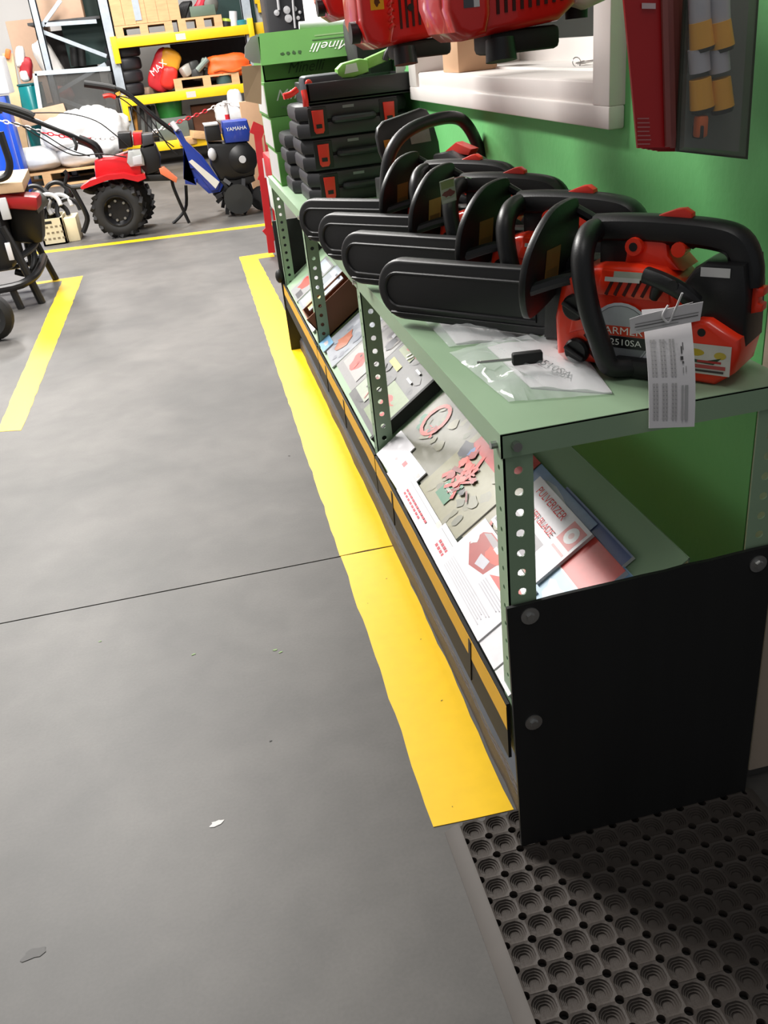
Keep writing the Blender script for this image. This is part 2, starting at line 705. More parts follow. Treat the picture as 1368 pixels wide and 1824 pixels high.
def post(x, y, sxn, syn, z1, name='post', z0=0.0):
    """L-angle post, corner at (x,y); flanges run sxn along X and syn along Y"""
    b = B()
    perf(b, lambda u, v, h: Vector((x + sxn * u, y + syn * h, v + z0)), z1 - z0, 0.040, 0.0312, 0.0062, 0.0025)
    perf(b, lambda u, v, h: Vector((x + sxn * h, y + syn * u, v + z0)), z1 - z0, 0.040, 0.0312, 0.004, 0.0025)
    return b.build(name, GRN, shelf, smooth=0)


for i, y in enumerate(YP_):
    post(SX0, y, 1, 1, DZ - 0.001, z0=0.205)
    b = B()
    b.span((0.385, y + 0.004, 0.045), (0.425, y + 0.044, 0.24), 0.003)
    b.span((SX0 + 0.002, y + 0.004, 0.215), (0.425, y + 0.03, 0.24), 0.003)
    b.build('foot', BLKM, shelf)
    post(SX1, y, -1, 1, DZ - 0.001)
for i in range(3):
    y0, y1 = YP_[i] + 0.001, YP_[i + 1] - 0.001
    if i == 2:
        y1 = 3.93
    b = B()
    x0, x1 = SX0 - 0.004, SX1 + 0.004
    yy0, yy1 = y0 - 0.004, y1 + 0.0
    b.span((x0, yy0, DZ - 0.003), (x1, yy1, DZ))
    b.span((x0, yy0, DZ - 0.034), (x0 + 0.003, yy1, DZ - 0.001))
    b.span((x1 - 0.003, yy0, DZ - 0.034), (x1, yy1, DZ - 0.001))
    b.span((x0, yy0, DZ - 0.034), (x1, yy0 + 0.003, DZ - 0.001))
    b.span((x0, yy1 - 0.003, DZ - 0.034), (x1, yy1, DZ - 0.001))
    b.build('deck', GRN, shelf)
    # tilted brochure deck
    b = B()
    f = frame(TILT_F + Vector((0, y1 - 0.003, 0)) - TT * 0.012 - TN * 0.003, (0, -1, 0), TT)
    L = y1 - y0 - 0.006
    b.prism(rc(0, 0, L, 0.337), f, -0.002, 0.0)
    b.build('tilted_deck', GRN, shelf)
    b = B()
    f2 = frame(f(0, 0.337, 0), (0, -1, 0), (0, 0, -1))
    b.prism(rc(0, 0, L, 0.03), f2, -0.002, 0.0)
    b.build('deck_lip', GRN, shelf)
    # front lip with hazard tape
    b = B()
    b.span((0.3165, y0 + 0.004, 0.198), (0.3215, y1 - 0.003, 0.304))
    lip = b.build('front_lip', BLKM, shelf)
    # wavy tape along the lip
    n = 24
    top, bot = [], []
    for k in range(n + 1):
        yy = y0 + 0.004 + (y1 - y0 - 0.008) * k / n
        top.append((yy, 0.299 + random.uniform(-0.0016, 0.0016)))
        bot.append((yy, 0.255 + random.uniform(-0.001, 0.001)))
    b = B()
    b.prism(top + bot[::-1], lambda u, v, h: Vector((0.3165 - h, u, v)), 0.0, 0.0006)
    b.build('yellow_tape', mat('hazard_yellow', (214, 160, 20), 0.5, var=0.05), lip, smooth=0)
for yy in (1.195, 1.79, 2.42, 2.75):
    b = B()
    b.box((0.3155, yy, 0.250), (0.002, 0.012, 0.09), 0, (0.15, 0, 0))
    b.build('tape_overlap', BLKM, shelf)
# bolts at deck corners
for y in YP_[:3]:
    b = B()
    b.cyl((SX0 + 0.016, y - 0.004, DZ - 0.018), (SX0 + 0.016, y - 0.012, DZ - 0.018), 0.0065, seg=8)
    b.cyl((SX0 - 0.004, y + 0.014, DZ - 0.02), (SX0 - 0.012, y + 0.014, DZ - 0.02), 0.0055, seg=8)
    b.build('bolt', STEEL, shelf)
b = B()
b.cyl((SX1 - 0.016, 0.996, DZ - 0.018), (SX1 - 0.016, 0.988, DZ - 0.018), 0.0065, seg=8)
b.build('bolt', STEEL, shelf)

# black rubber end panels
b = B()
pl = [(0.319, 0.486), (0.727, 0.497), (0.726, 0.012), (0.327, 0.015)]
pe = []
for k in range(4):
    p, q = pl[k], pl[(k + 1) % 4]
    for s in range(12):
        t = s / 12
        j = random.uniform(-0.0012, 0.0012)
        pe.append((p[0] + (q[0] - p[0]) * t, p[1] + (q[1] - p[1]) * t + (j if k in (0, 2) else 0)))
b.prism(pe, lambda u, v, h: Vector((u, 0.996 - h, v)), 0.0, 0.006)
pan = b.build('end_panel', RUB, shelf, smooth=20)
pan['label'] = 'black rubber board bolted across the shelf end above the mat'
for x, z in ((0.352, 0.466), (0.353, 0.272), (0.702, 0.472)):
    b = B()
    b.lathe([(0.0, 0.0), (0.0135, 0.0), (0.0135, 0.002), (0.006, 0.0022), (0.0, 0.0022)], (x, 0.990, z), (0, -1, 0), 20)
    b.build('washer', STEEL, pan)
    b = B()
    b.cyl((x, 0.988, z), (x, 0.983, z), 0.007, 0.006, seg=6)
    b.build('bolt_head', STEEL, pan)
b = B()
b.span((0.310, 3.934, 0.0), (0.735, 3.944, 0.565), 0.001)
pan2 = b.build('end_panel', RUB, shelf)
b = B()
b.sph((0.306, 3.93, 0.335), (0.018, 0.02, 0.03), 12)
b.build('rubber_knob', BLKM, pan2)

# timber kerb on the floor under the lip
b = B()
n = 40
rs = []
for k in range(n + 1):
    yy = 1.0 + (3.93 - 1.0) * k / n
    j = lambda a=0.0015: random.uniform(-a, a)
    x0 = 0.351 + j(0.002)
    zt = 0.046 + j(0.003)
    rs.append([Vector((x0, yy, 0.001)), Vector((x0 + 0.001, yy, zt - 0.006)), Vector((x0 + 0.006, yy, zt)),
               Vector((0.43, yy, zt + 0.004)), Vector((0.43, yy, 0.001))])
b.rings(rs)
kerb = b.build('timber_kerb', mat('dark_timber', (62, 54, 50), 0.6, var=0.35, scale=8, bump=0.3, bscale=60, stretch=(8, 1, 8)))
place(kerb, (0.39, 2.46, 0))
tag(kerb, 'long dark weathered timber kerb on the floor beside the yellow line', 'kerb')
b = B()
for k in range(n):
    pass
rs = []
for k in range(n + 1):
    yy = 1.001 + (3.928 - 1.001) * k / n
    zt = 0.051 + random.uniform(-0.001, 0.001)
    x0 = 0.356 + random.uniform(-0.002, 0.002)
    rs.append([Vector((x0, yy, zt - 0.003)), Vector((x0, yy, zt)), Vector((0.42, yy, zt + 0.003)), Vector((0.42, yy, zt - 0.003))])
b.rings(rs)
b.build('rubber_strip', mat('kerb_rubber', (74, 76, 82), 0.5, var=0.2, scale=10), kerb)

# ------------------------------------------------------------------ rubber mat
mt = thing('rubber_mat', 'black rubber ring mat with open holes on the floor before the shelf end', 'mat', (0.48, 0.7, 0))
RM = mat('mat_rubber', (54, 47, 42), 0.7, var=0.2, scale=25, bump=0.1, bscale=200)
PIT = 0.0402
MX0, MY1 = 0.243, 1.068
NX, NY = 12, 12
MX1 = MX0 + NX * PIT
MY0 = MY1 - NY * PIT
b = B()
b.span((MX0 - 0.001, MY0 - 0.001, 0.0003), (MX1 + 0.001, MY1 + 0.001, 0.0018))
b.build('backing', mat('mat_backing', (22, 20, 19), 0.9), mt)


def mat_cell():
    bm = bmesh.new()
    h = PIT / 2
    cr = 0.0066
    out = []
    for q in range(4):
        c0 = PI / 2 * q
        ca, sa = math.cos(c0), math.sin(c0)
        loc = [(h, -h * 0.35), (h, h * 0.35)] + [(h - cr * math.cos(x), h - cr * math.sin(x)) for x in [PI / 2 - PI / 2 * k / 4 for k in range(5)]]
        out += [(x * ca - y * sa, x * sa + y * ca) for x, y in loc]
    ang = [math.atan2(y, x) for x, y in out]
    seg = len(out)
    T = 0.0145
    levels = [(None, T - 0.010), (None, T), (0.0180, T - 0.001), (0.0172, T - 0.0036), (0.0150, T - 0.0036), (0.0142, T - 0.0062),
              (0.0120, T - 0.0062), (0.0112, T - 0.0088), (0.0088, T - 0.0088), (0.0080, T - 0.0112)]
    R = []
    for r, z in levels:
        if r is None:
            R.append([bm.verts.new((x, y, z)) for x, y in out])
        else:
            R.append([bm.verts.new((r * math.cos(a), r * math.sin(a), z)) for a in ang])
    for a, b_ in zip(R[:-1], R[1:]):
        for k in range(seg):
            bm.faces.new((a[k], a[(k + 1) % seg], b_[(k + 1) % seg], b_[k]))
    bm.faces.new(R[-1])
    bmesh.ops.recalc_face_normals(bm, faces=bm.faces)
    me = bpy.data.meshes.new('ring_cell')
    bm.to_mesh(me)
    bm.free()
    me.materials.append(RM)
    me.polygons.foreach_set('use_smooth', [True] * len(me.polygons))
    me.set_sharp_from_angle(angle=math.radians(40))
    return me


cell = mat_cell()
Mi = parent_world(mt).inverted()
for i in range(NX):
    for j in range(NY):
        o = bpy.data.objects.new('ring_cell', cell)
        COL.objects.link(o)
        o.parent = mt
        o.location = Mi @ Vector((MX0 + (i + 0.5) * PIT, MY0 + (j + 0.5) * PIT, random.uniform(-0.0004, 0.0004)))
EDGE = mat('mat_edge', (66, 60, 55), 0.65, var=0.2, scale=12)
b = B()
b.prism([(MX0, 0.0002), (MX0, 0.0145), (MX0 - 0.008, 0.013), (MX0 - 0.026, 0.0015), (MX0 - 0.026, 0.0002)], lambda u, v, h: Vector((u, h, v)), MY0, MY1)
b.build('bevelled_edge', EDGE, mt)
b = B()
b.prism([(MX1, 0.0002), (MX1, 0.0145), (MX1 + 0.005, 0.013), (MX1 + 0.022, 0.0015), (MX1 + 0.022, 0.0002)], lambda u, v, h: Vector((u, h, v)), MY0, 1.0)
b.build('bevelled_edge', EDGE, mt)
#==SECTION props==
# ------------------------------------------------------------------ chainsaws
STK_Y = mat('sticker_amber', (196, 160, 70), 0.5, var=0.2, scale=80)
STK_G = mat('sticker_grey', (168, 178, 164), 0.45, var=0.1, scale=80)
SLOT = mat('vent_dark', (70, 14, 8), 0.8)


def tubeflat(b, pts, ra, rb, side, seg=12, sub=5):
    """rounded-rectangle handle: ra along 'side', rb across"""
    P = [Vector(p) for p in pts]
    Q = []
    n = len(P)
    for i in range(n - 1):
        p0, p1, p2, p3 = P[max(i - 1, 0)], P[i], P[i + 1], P[min(i + 2, n - 1)]
        for k in range(sub):
            t = k / sub
            Q.append(0.5 * ((2 * p1) + (p2 - p0) * t + (2 * p0 - 5 * p1 + 4 * p2 - p3) * t * t + (3 * p1 - p0 - 3 * p2 + p3) * t ** 3))
    Q.append(P[-1])
    side = Vector(side).normalized()
    rs = []
    for i in range(len(Q)):
        d = (Q[min(i + 1, len(Q) - 1)] - Q[max(i - 1, 0)]).normalized()
        nn = d.cross(side).normalized()
        ss = nn.cross(d)
        r = []
        for k in range(seg):
            a = 2 * PI * k / seg
            c, s_ = math.cos(a), math.sin(a)
            c = math.copysign(abs(c) ** 0.75, c)
            s_ = math.copysign(abs(s_) ** 0.75, s_)
            r.append(Q[i] + ss * (ra * c) + nn * (rb * s_))
        rs.append(r)
    return b.rings(rs)


def chainsaw(org, yaw, label, barlen=0.355, guard_tag=False, z0=DZ, full=True, model='2510SA'):
    t = thing('chainsaw', label, 'chainsaw', (org[0], org[1], z0), math.radians(yaw), 'chainsaws on the green shelf')
    M = parent_world(t)

    def W(x, y, z):
        return M @ Vector((x, y, z))
    sidef = lambda u, v, h: W(u, h, v)
    # red starter housing
    b = B()
    body = [(-0.003, 0.014), (-0.006, 0.07), (0.006, 0.125), (0.03, 0.140), (0.06, 0.148), (0.115, 0.150), (0.15, 0.146), (0.172, 0.128),
            (0.182, 0.095), (0.182, 0.02), (0.165, 0.006), (0.035, 0.006), (0.012, 0.004)]
    b.prism(body, sidef, 0.004, 0.10, 0.012, 3)
    hs = b.build('starter_housing', RED, t)
    b = B()
    b.lathe([(0.0, 0.0), (0.052, 0.0), (0.056, 0.003), (0.056, 0.006)], W(0.102, 0.0045, 0.056), M.to_3x3() @ Vector((0, 1, 0)), 36)
    b.build('fan_cover_ring', RED, hs)
    b = B()
    b.prism([(0.02, 0.05), (0.03, 0.10), (0.02, 0.13), (0.04, 0.14), (0.05, 0.06)], sidef, 0.0, 0.01, 0.004)
    b.prism([(0.06, 0.11), (0.17, 0.105), (0.165, 0.135), (0.15, 0.144), (0.07, 0.146)], sidef, 0.0, 0.02, 0.006)
    b.build('housing_rib', RED, hs)
    # rear tank
    b = B()
    b.prism([(0.165, 0.002), (0.235, 0.0), (0.258, 0.018), (0.264, 0.05), (0.262, 0.066), (0.222, 0.088), (0.208, 0.088), (0.165, 0.06)], sidef, 0.0, 0.095, 0.010, 3)
    tk = b.build('fuel_tank', RED, t)
    b = B()
    b.cyl(W(0.214, -0.0005, 0.072), W(0.214, 0.004, 0.072), 0.0055, seg=14)
    b.build('screw_hole', BLKM, tk)
    # vent slots
    b = B()
    for k in range(6):
        x = 0.078 + k * 0.013
        b.prism(stroke([(x, 0.112), (x + 0.012, 0.136)], 0.0045)[0], sidef, -0.0008, 0.002)
    b.build('vent_slots', SLOT, hs)
    b = B()
    for k in range(8):
        z = 0.022 + k * 0.0105
        x = 0.056 - k * 0.0022
        b.prism(stroke([(x - 0.007, z + 0.008), (x + 0.006, z - 0.005)], 0.0042)[0], sidef, 0.0028, 0.006)
    b.build('vent_slots', SLOT, hs)
    # knobs
    for x, z in ((0.031, 0.090), (0.034, 0.026)):
        b = B()
        ax = M.to_3x3() @ Vector((0, -1, 0))
        b.lathe([(0.0, 0.0), (0.019, 0.0), (0.019, 0.006), (0.016, 0.010), (0.0, 0.010)], W(x, 0.004, z), ax, 24)
        b.box(W(x, -0.009, z), (0.034, 0.006, 0.006), 0.002, M.to_3x3() @ Euler((0, 0.5, 0)).to_matrix())
        b.build('filler_cap', BLK, t)
    # fan label: grey disc with name bands
    f = frame(W(0.102, 0.0, 0.056), M.to_3x3() @ Vector((1, 0, 0)), (0, 0, 1))
    sh = [(rc(0.0, -0.046, 0.072, 0.012), (206, 210, 220)), (el(0, 0, 0.047, 0.047, 28), (214, 216, 224)), (el(0, 0, 0.043, 0.043, 28), (120, 122, 126)), (el(0, 0, 0.0418, 0.0418, 28), (186, 190, 194)),
          ([(0.04 * math.cos(a), 0.04 * math.sin(a)) for a in [PI + PI * k / 12 for k in range(13)]], (126, 130, 134)),
          (rc(-0.042, 0.0, 0.042, 0.014), (226, 74, 48)), (rc(-0.042, -0.017, 0.042, -0.0005), (24, 24, 26))]
    prints('name_badge', hs, f, sh, h=0.002)
    lettering('FARMER', frame(f(0, 0.007, 0), M.to_3x3() @ Vector((1, 0, 0)), (0, 0, 1)), 0.0145, hs, INKW, h=0.0034, sx=1.25)
    lettering(model, frame(f(0.008, -0.009, 0), M.to_3x3() @ Vector((1, 0, 0)), (0, 0, 1)), 0.0125, hs, INKW, h=0.0034, sx=1.2)
    # tank sticker
    f = frame(W(0.225, -0.0005, 0.036), M.to_3x3() @ Vector((1, 0, 0)), (0, 0, 1))
    sh = [(rc(-0.032, -0.02, 0.030, 0.021), (226, 222, 214)), (el(-0.018, 0.009, 0.013, 0.005), (206, 178, 40)), (el(0.016, 0.007, 0.008, 0.005), (210, 186, 70)),
          ([(-0.03, 0.001), (-0.004, -0.002), (0.018, 0.004), (0.008, -0.006), (-0.03, -0.004)], (40, 70, 50)), (rc(-0.014, -0.004, 0.018, -0.001), (190, 50, 50)),
          (rc(-0.03, -0.012, 0.024, -0.007), (196, 80, 80)), (rc(-0.03, -0.017, 0.022, -0.014), (70, 60, 60))]
    prints('sticker', tk, f, sh)
    # grey stickers on top shoulder
    f = frame(W(0.118, -0.001, 0.141), M.to_3x3() @ Vector((1, 0, 0)), M.to_3x3() @ Vector((0, 0.3, 1)))
    prints('sticker', hs, f, [(rc(-0.028, -0.006, 0.018, 0.004), (158, 166, 150)), (rc(-0.04, -0.01, 0.01, -0.004), (196, 198, 190)), (rc(0.03, -0.004, 0.044, 0.004), (216, 214, 212))])
    # carburettor block / cylinder top
    b = B()
    b.prism([(0.085, 0.14), (0.09, 0.175), (0.105, 0.19), (0.145, 0.19), (0.15, 0.16), (0.17, 0.14)], sidef, 0.035, 0.10, 0.006)
    cy = b.build('cylinder_cover', RED, t)
    b = B()
    b.cyl(W(0.105, 0.025, 0.172), W(0.105, 0.04, 0.172), 0.012, seg=16)
    b.build('boss', RED, cy)
    b = B()
    b.cyl(W(0.166, 0.028, 0.17), W(0.166, 0.05, 0.17), 0.010, seg=12)
    b.build('boss', RED, cy)
    b = B()
    b.cyl(W(0.105, 0.0243, 0.172), W(0.105, 0.03, 0.172), 0.006, seg=12)
    b.build('screw_hole', BLKM, cy)
    # rear black housing
    b = B()
    b.prism([(0.172, 0.085), (0.172, 0.12), (0.192, 0.150), (0.206, 0.158), (0.256, 0.158), (0.262, 0.12), (0.264, 0.05), (0.20, 0.05)], sidef, 0.018, 0.10, 0.008, 2)
    rh = b.build('rear_housing', BLK, t)
    f = frame(W(0.222, 0.0165, 0.147), M.to_3x3() @ Vector((1, 0, 0)), (0, 0, 1))
    prints('sticker', rh, f, [(rc(-0.020, -0.006, 0.018, 0.006), (222, 222, 220))])
    b = B()
    b.prism([(0.262, 0.09), (0.276, 0.094), (0.276, 0.102), (0.270, 0.104), (0.270, 0.112), (0.276, 0.114), (0.276, 0.124), (0.262, 0.124)], sidef, 0.04, 0.06, 0.001)
    b.build('throttle_clip', RED, t)
    # top handle
    b = B()
    tubeflat(b, [W(0.040, 0.05, 0.190), W(0.075, 0.05, 0.192), (W(0.13, 0.05, 0.192)), W(0.20, 0.05, 0.188), W(0.235, 0.05, 0.178), W(0.250, 0.05, 0.150), W(0.252, 0.05, 0.125)], 0.020, 0.0195, M.to_3x3() @ Vector((0, 1, 0)))
    b.prism([(0.05, 0.186), (0.05, 0.135), (0.09, 0.135), (0.098, 0.16), (0.135, 0.172), (0.135, 0.186)], sidef, 0.036, 0.066, 0.005)
    th_ = b.build('top_handle', BLK, t)
    b = B()
    b.prism([(0.112, 0.204), (0.155, 0.219), (0.166, 0.220), (0.176, 0.214), (0.178, 0.198), (0.12, 0.199)], sidef, 0.042, 0.058, 0.003)
    b.build('throttle_lock', REDL, t)
    b = B()
    b.prism([(0.138, 0.182), (0.19, 0.180), (0.18, 0.168), (0.16, 0.172), (0.15, 0.166)], sidef, 0.043, 0.057, 0.002)
    b.build('trigger', BLK, t)
    # front handle tube
    b = B()
    b.tube([W(0.052, 0.06, 0.187), W(0.044, 0.025, 0.190), W(0.050, -0.010, 0.178), W(0.056, -0.026, 0.150), W(0.068, -0.030, 0.100), W(0.088, -0.030, 0.045),
            W(0.098, -0.026, 0.020), W(0.116, -0.012, 0.015), W(0.135, 0.01, 0.015)], lambda s: 0.0165 - 0.003 * s, 14, sub=5)
    b.build('front_handle', BLK, t)
    b = B()
    b.box(W(0.128, 0.008, 0.0145), (0.07, 0.05, 0.028), 0.008, M.to_3x3())
    b.build('handle_foot', BLK, t)
    # pull starter grip
    b = B()
    tubeflat(b, [W(0.140, -0.012, 0.146), W(0.165, -0.016, 0.140), W(0.19, -0.014, 0.128), W(0.206, -0.006, 0.112)], 0.010, 0.011, M.to_3x3() @ Vector((0, 1, 0)))
    b.cyl(W(0.158, -0.006, 0.138), W(0.146, 0.004, 0.112), 0.010, 0.007, 12)
    b.cyl(W(0.182, -0.022, 0.138), W(0.182, -0.026, 0.138), 0.007, seg=12)
    b.build('starter_grip', BLK, t)
    # hand guard
    b = B()
    gp = [(u - 0.012, v - 0.012) for u, v in [(-0.020, 0.095), (-0.034, 0.135), (-0.028, 0.175), (0.0, 0.210), (0.04, 0.232), (0.095, 0.236), (0.112, 0.222), (0.118, 0.18), (0.10, 0.125), (0.06, 0.10), (0.0, 0.085)]]
    b.prism(rounded(gp), lambda u, v, h: W(-0.032 + h + (v - 0.09) * 0.12, u, v), -0.006, 0.006, 0.003)
    b.tube([W(-0.022, 0.10, 0.207), W(0.015, 0.098, 0.190), W(0.05, 0.085, 0.175)], 0.008, 8)
    b.tube([W(-0.03, -0.025, 0.115), W(0.005, 0.0, 0.125), W(0.04, 0.02, 0.13)], 0.009, 8)
    hg = b.build('hand_guard', BLK, t)
    fx = lambda u, v, h=0: W(-0.032 + (v - 0.09) * 0.12 + 0.0062 + h, u, v)
    prints('warning_sticker', hg, lambda u, v, h=0: fx(u, v, h), [(rc(0.008, 0.115, 0.050, 0.165), (150, 116, 62) if not guard_tag else (178, 152, 84)), (rc(0.012, 0.12, 0.046, 0.135), (120, 100, 60))])
    # sprocket cover behind + bar clamp
    b = B()
    b.prism([(-0.062, 0.040), (-0.055, 0.115), (-0.02, 0.140), (0.03, 0.142), (0.12, 0.13), (0.13, 0.02), (0.03, 0.0), (-0.03, 0.002)], sidef, 0.074, 0.118, 0.010, 2)
    b.prism([(-0.05, 0.02), (-0.045, 0.11), (0.01, 0.135), (0.03, 0.02)], sidef, 0.05, 0.10, 0.008)
    b.build('sprocket_cover', BLK, t)
    b = B()
    b.prism([(-0.03, 0.0), (0.06, 0.0), (0.06, 0.03), (-0.02, 0.03)], sidef, 0.05, 0.12, 0.004)
    b.build('spiked_bumper', BLKM, t)
    # bar cover (scabbard)
    x0, x1, za, zb = -barlen - 0.05, -0.045, 0.014, 0.119
    r = (zb - za) / 2
    zc = (za + zb) / 2
    st = [(x1, za - 0.002), (x1, zb - 0.001)] + [(x0 + r + r * math.cos(a), zc + r * math.sin(a)) for a in [PI / 2 + PI * k / 18 for k in range(19)]]
    b = B()
    b.prism(st, sidef, 0.078, 0.106, 0.007, 3)
    sc = b.build('bar_cover', COVER, t)
    rr = r * 0.56
    i0, i1 = x0 + 0.018, x1 - 0.030
    inn = [(i1, zc - rr), (i1, zc + rr)] + [(i0 + rr + rr * math.cos(a), zc + rr * math.sin(a)) for a in [PI / 2 + PI * k / 14 for k in range(15)]]
    b = B()
    n_ = len(inn)
    ro = [W(u, 0.0775, v) for u, v in inn]
    cu = sum(u for u, v in inn) / n_
    b.tube([W(u, 0.0775, v) for u, v in inn], 0.0032, 6, closed=True, sub=1)
    b.build('cover_ridge', COVER, sc)
    b = B()
    for zz in (zc - 0.036,):
        b.tube([W(i0 + 0.01, 0.078, zz - 0.004), W(i1 + 0.02, 0.078, zz - 0.004)], 0.003, 6, sub=1)
    b.build('cover_rib', COVER, sc)
    return t


SAWS = [((0.481, 1.207), -50, 0.342), ((0.468, 1.480), -52, 0.366), ((0.455, 1.762), -50, 0.340), ((0.452, 2.022), -48, 0.335)]
saw1 = chainsaw(*SAWS[0][:2], 'orange-red top-handle chainsaw with long white paper tags on its starter grip', 0.342)
chainsaw(*SAWS[1][:2], 'red top-handle chainsaw resting on the bagged manual, next to the tagged saw', SAWS[1][2])
chainsaw(*SAWS[2][:2], 'red top-handle chainsaw with a small card hanging on its hand guard', SAWS[2][2], True)
chainsaw(*SAWS[3][:2], 'red top-handle chainsaw standing just before the big loop-handled saw', SAWS[3][2])

# small card hung on the third saw guard
p = at(790, 335, 1.70)
cdg = thing('hang_card', 'small pale printed card hanging on a hand guard by a wire', 'card', p)
f = frame(p + Vector((0, -0.03, 0)), (0.95, -0.2, 0.22), (-0.12, -0.25, 0.95))
b = B()
b.prism(rc(-0.014, -0.024, 0.014, 0.020), f, -0.0008, 0.0)
cc = b.build('card', mat('card_green_grey', (160, 170, 150), 0.4), cdg)
prints('card_print', cc, f, [(rc(-0.012, 0.004, 0.012, 0.018), (140, 160, 100)), (blob(0, -0.006, 0.010, 0.007), (120, 60, 50)), (rc(-0.012, -0.022, 0.012, -0.016), (190, 196, 186))])
b = B()
b.tube([f(0.005, 0.019, 0), f(0.03, 0.015, 0.0), f(0.045, 0.006, 0)], 0.0008, 5)
b.build('wire', STEEL, cdg)

# big loop-handled saw behind
bs = thing('chainsaw', 'larger black chainsaw with wide loop handle and tall hand guard by the tool cases', 'chainsaw', (0.60, 2.36, DZ), math.radians(-72))
M5 = parent_world(bs)
W5 = lambda x, y, z: M5 @ Vector((x, y, z))
sd5 = lambda u, v, h: W5(u, h, v)
b = B()
b.prism([(-0.06, 0.01), (-0.07, 0.12), (0.0, 0.15), (0.15, 0.16), (0.22, 0.13), (0.24, 0.05), (0.2, 0.005)], sd5, -0.08, 0.09, 0.015, 3)
e5 = b.build('engine_housing', RED, bs)
b = B()
b.prism([(0.06, 0.15), (0.07, 0.19), (0.14, 0.20), (0.25, 0.17), (0.34, 0.13), (0.33, 0.10), (0.2, 0.14)], sd5, -0.03, 0.04, 0.012, 2)
b.build('rear_handle', BLK, bs)
b = B()
b.prism([(0.10, 0.195), (0.20, 0.19), (0.215, 0.205), (0.15, 0.218)], sd5, -0.012, 0.012, 0.003)
b.build('throttle_lock', REDL, bs)
b = B()
b.tube([W5(0.02, -0.135, 0.02), W5(0.02, -0.14, 0.12), W5(0.02, -0.115, 0.205), W5(0.02, -0.05, 0.25), W5(0.02, 0.06, 0.262), W5(0.03, 0.11, 0.235), W5(0.05, 0.135, 0.15), W5(0.06, 0.12, 0.06)], 0.0155, 14, sub=6)
b.build('loop_handle', BLK, bs)
b = B()
b.prism([(-0.085, 0.14), (-0.10, 0.20), (-0.10, 0.235), (-0.092, 0.255), (-0.07, 0.268), (0.045, 0.285), (0.062, 0.280), (0.072, 0.262), (0.08, 0.20), (0.075, 0.14)], lambda u, v, h: W5(-0.05 - (v - 0.13) * 0.25 + h, u, v), -0.008, 0.008, 0.006)
g5 = b.build('hand_guard', BLK, bs)
fg = lambda u, v, h=0: W5(-0.05 - (v - 0.13) * 0.25 + 0.0085 + h, u, v)
prints('sticker', g5, fg, [(rc(-0.006, 0.205, 0.055, 0.235), (132, 134, 132)), (rc(-0.085, 0.205, -0.065, 0.225), (186, 132, 40)), (rc(-0.06, 0.20, -0.04, 0.232), (110, 112, 112))])
b = B()
b.prism([(-0.34, 0.03), (-0.34, 0.10), (-0.06, 0.11), (-0.06, 0.02)], sd5, 0.03, 0.06, 0.006)
b.build('bar_cover', COVER, bs)
b = B()
b.cyl(W5(0.09, -0.084, 0.08), W5(0.09, -0.10, 0.08), 0.05, 0.046, 24)
b.build('starter_cover', BLK, bs)

# ------------------------------------------------------------------ paper tags on the front saw
tg = thing('paper_tag', 'long white instruction tag with printed columns hanging over the shelf end', 'tag', (0.575, 1.0, 0.84))
ptop = at(1190, 545, 1.035)
fx_ = (at(1235, 552, 1.03) - at(1143, 556, 1.05)).normalized()


def tagsurf(u, v, h=0.0):
    """u 0..1 across, v 0..1 down"""
    l = at(1143, 552, 1.052).lerp(at(1156, 763, 0.965), v)
    r_ = at(1228, 546, 1.020).lerp(at(1237, 760, 0.960), v)
    p_ = l.lerp(r_, u)
    bulge = math.sin(v * PI) * 0.012
    return p_ + Vector((-0.2, -1, 0)) * (bulge + h)


b = B()
rs = []
nv = 10
for k in range(nv + 1):
    v = k / nv
    rs.append([tagsurf(0, v), tagsurf(1, v), tagsurf(1, v, -0.0008), tagsurf(0, v, -0.0008)])
b.rings(rs)
to = b.build('tag_sheet', WHITE, tg)
sh = []
for ci in range(3):
    for seg_ in ((0.24, 0.55), (0.60, 0.93)):
        n_ = 9
        for k in range(n_):
            a0 = seg_[0] + (seg_[1] - seg_[0]) * k / n_
            a1 = a0 + (seg_[1] - seg_[0]) / n_ * 0.8
            for q in range(2):
                u0 = 0.09 + ci * 0.2 + q * 0.065
                sh.append(([(u0, a0), (u0 + 0.045, a0), (u0 + 0.045, a1), (u0, a1)], (188, 186, 186)))
for (u0, v0, u1, v1, c) in ((0.72, 0.30, 0.75, 0.36, 70), (0.76, 0.27, 0.78, 0.33, 90), (0.70, 0.38, 0.76, 0.41, 60), (0.73, 0.42, 0.77, 0.44, 90), (0.74, 0.47, 0.755, 0.52, 150), (0.80, 0.46, 0.815, 0.51, 150),
                           (0.70, 0.62, 0.74, 0.93, 182), (0.77, 0.62, 0.84, 0.93, 180)):
    sh.append((rc(u0, v0, u1, v1), (c, c, c)))
prints('tag_print', to, tagsurf, sh, PRINTM, h=0.0006, dh=0.00001)
tg2 = thing('paper_tag', 'short white folded tag strip tied across the starter grip with a white cord', 'tag', (0.575, 0.99, 0.89))
f2 = frame(at(1120, 578, 1.02), (at(1250, 553, 0.985) - at(1120, 578, 1.02)), (0.05, -0.1, 1))
Lw = (at(1250, 553, 0.985) - at(1120, 578, 1.02)).length
b = B()
b.prism([(0, 0.007), (0.012, 0.009), (0.035, 0.010), (0.075, 0.013), (Lw * 0.75, 0.011), (Lw, 0.011), (Lw, -0.013), (0.004, -0.014)], f2, -0.0008, 0.0)
s2 = b.build('tag_strip', WHITE, tg2)
prints('tag_print', s2, f2, [(rc(0.008, -0.006, Lw * 0.96, -0.0045), (120, 118, 118)), (rc(0.008, -0.002, Lw * 0.96, -0.0008), (150, 148, 148)), (rc(0.01, -0.010, Lw * 0.7, -0.009), (170, 168, 168))], PRINTM)
b = B()
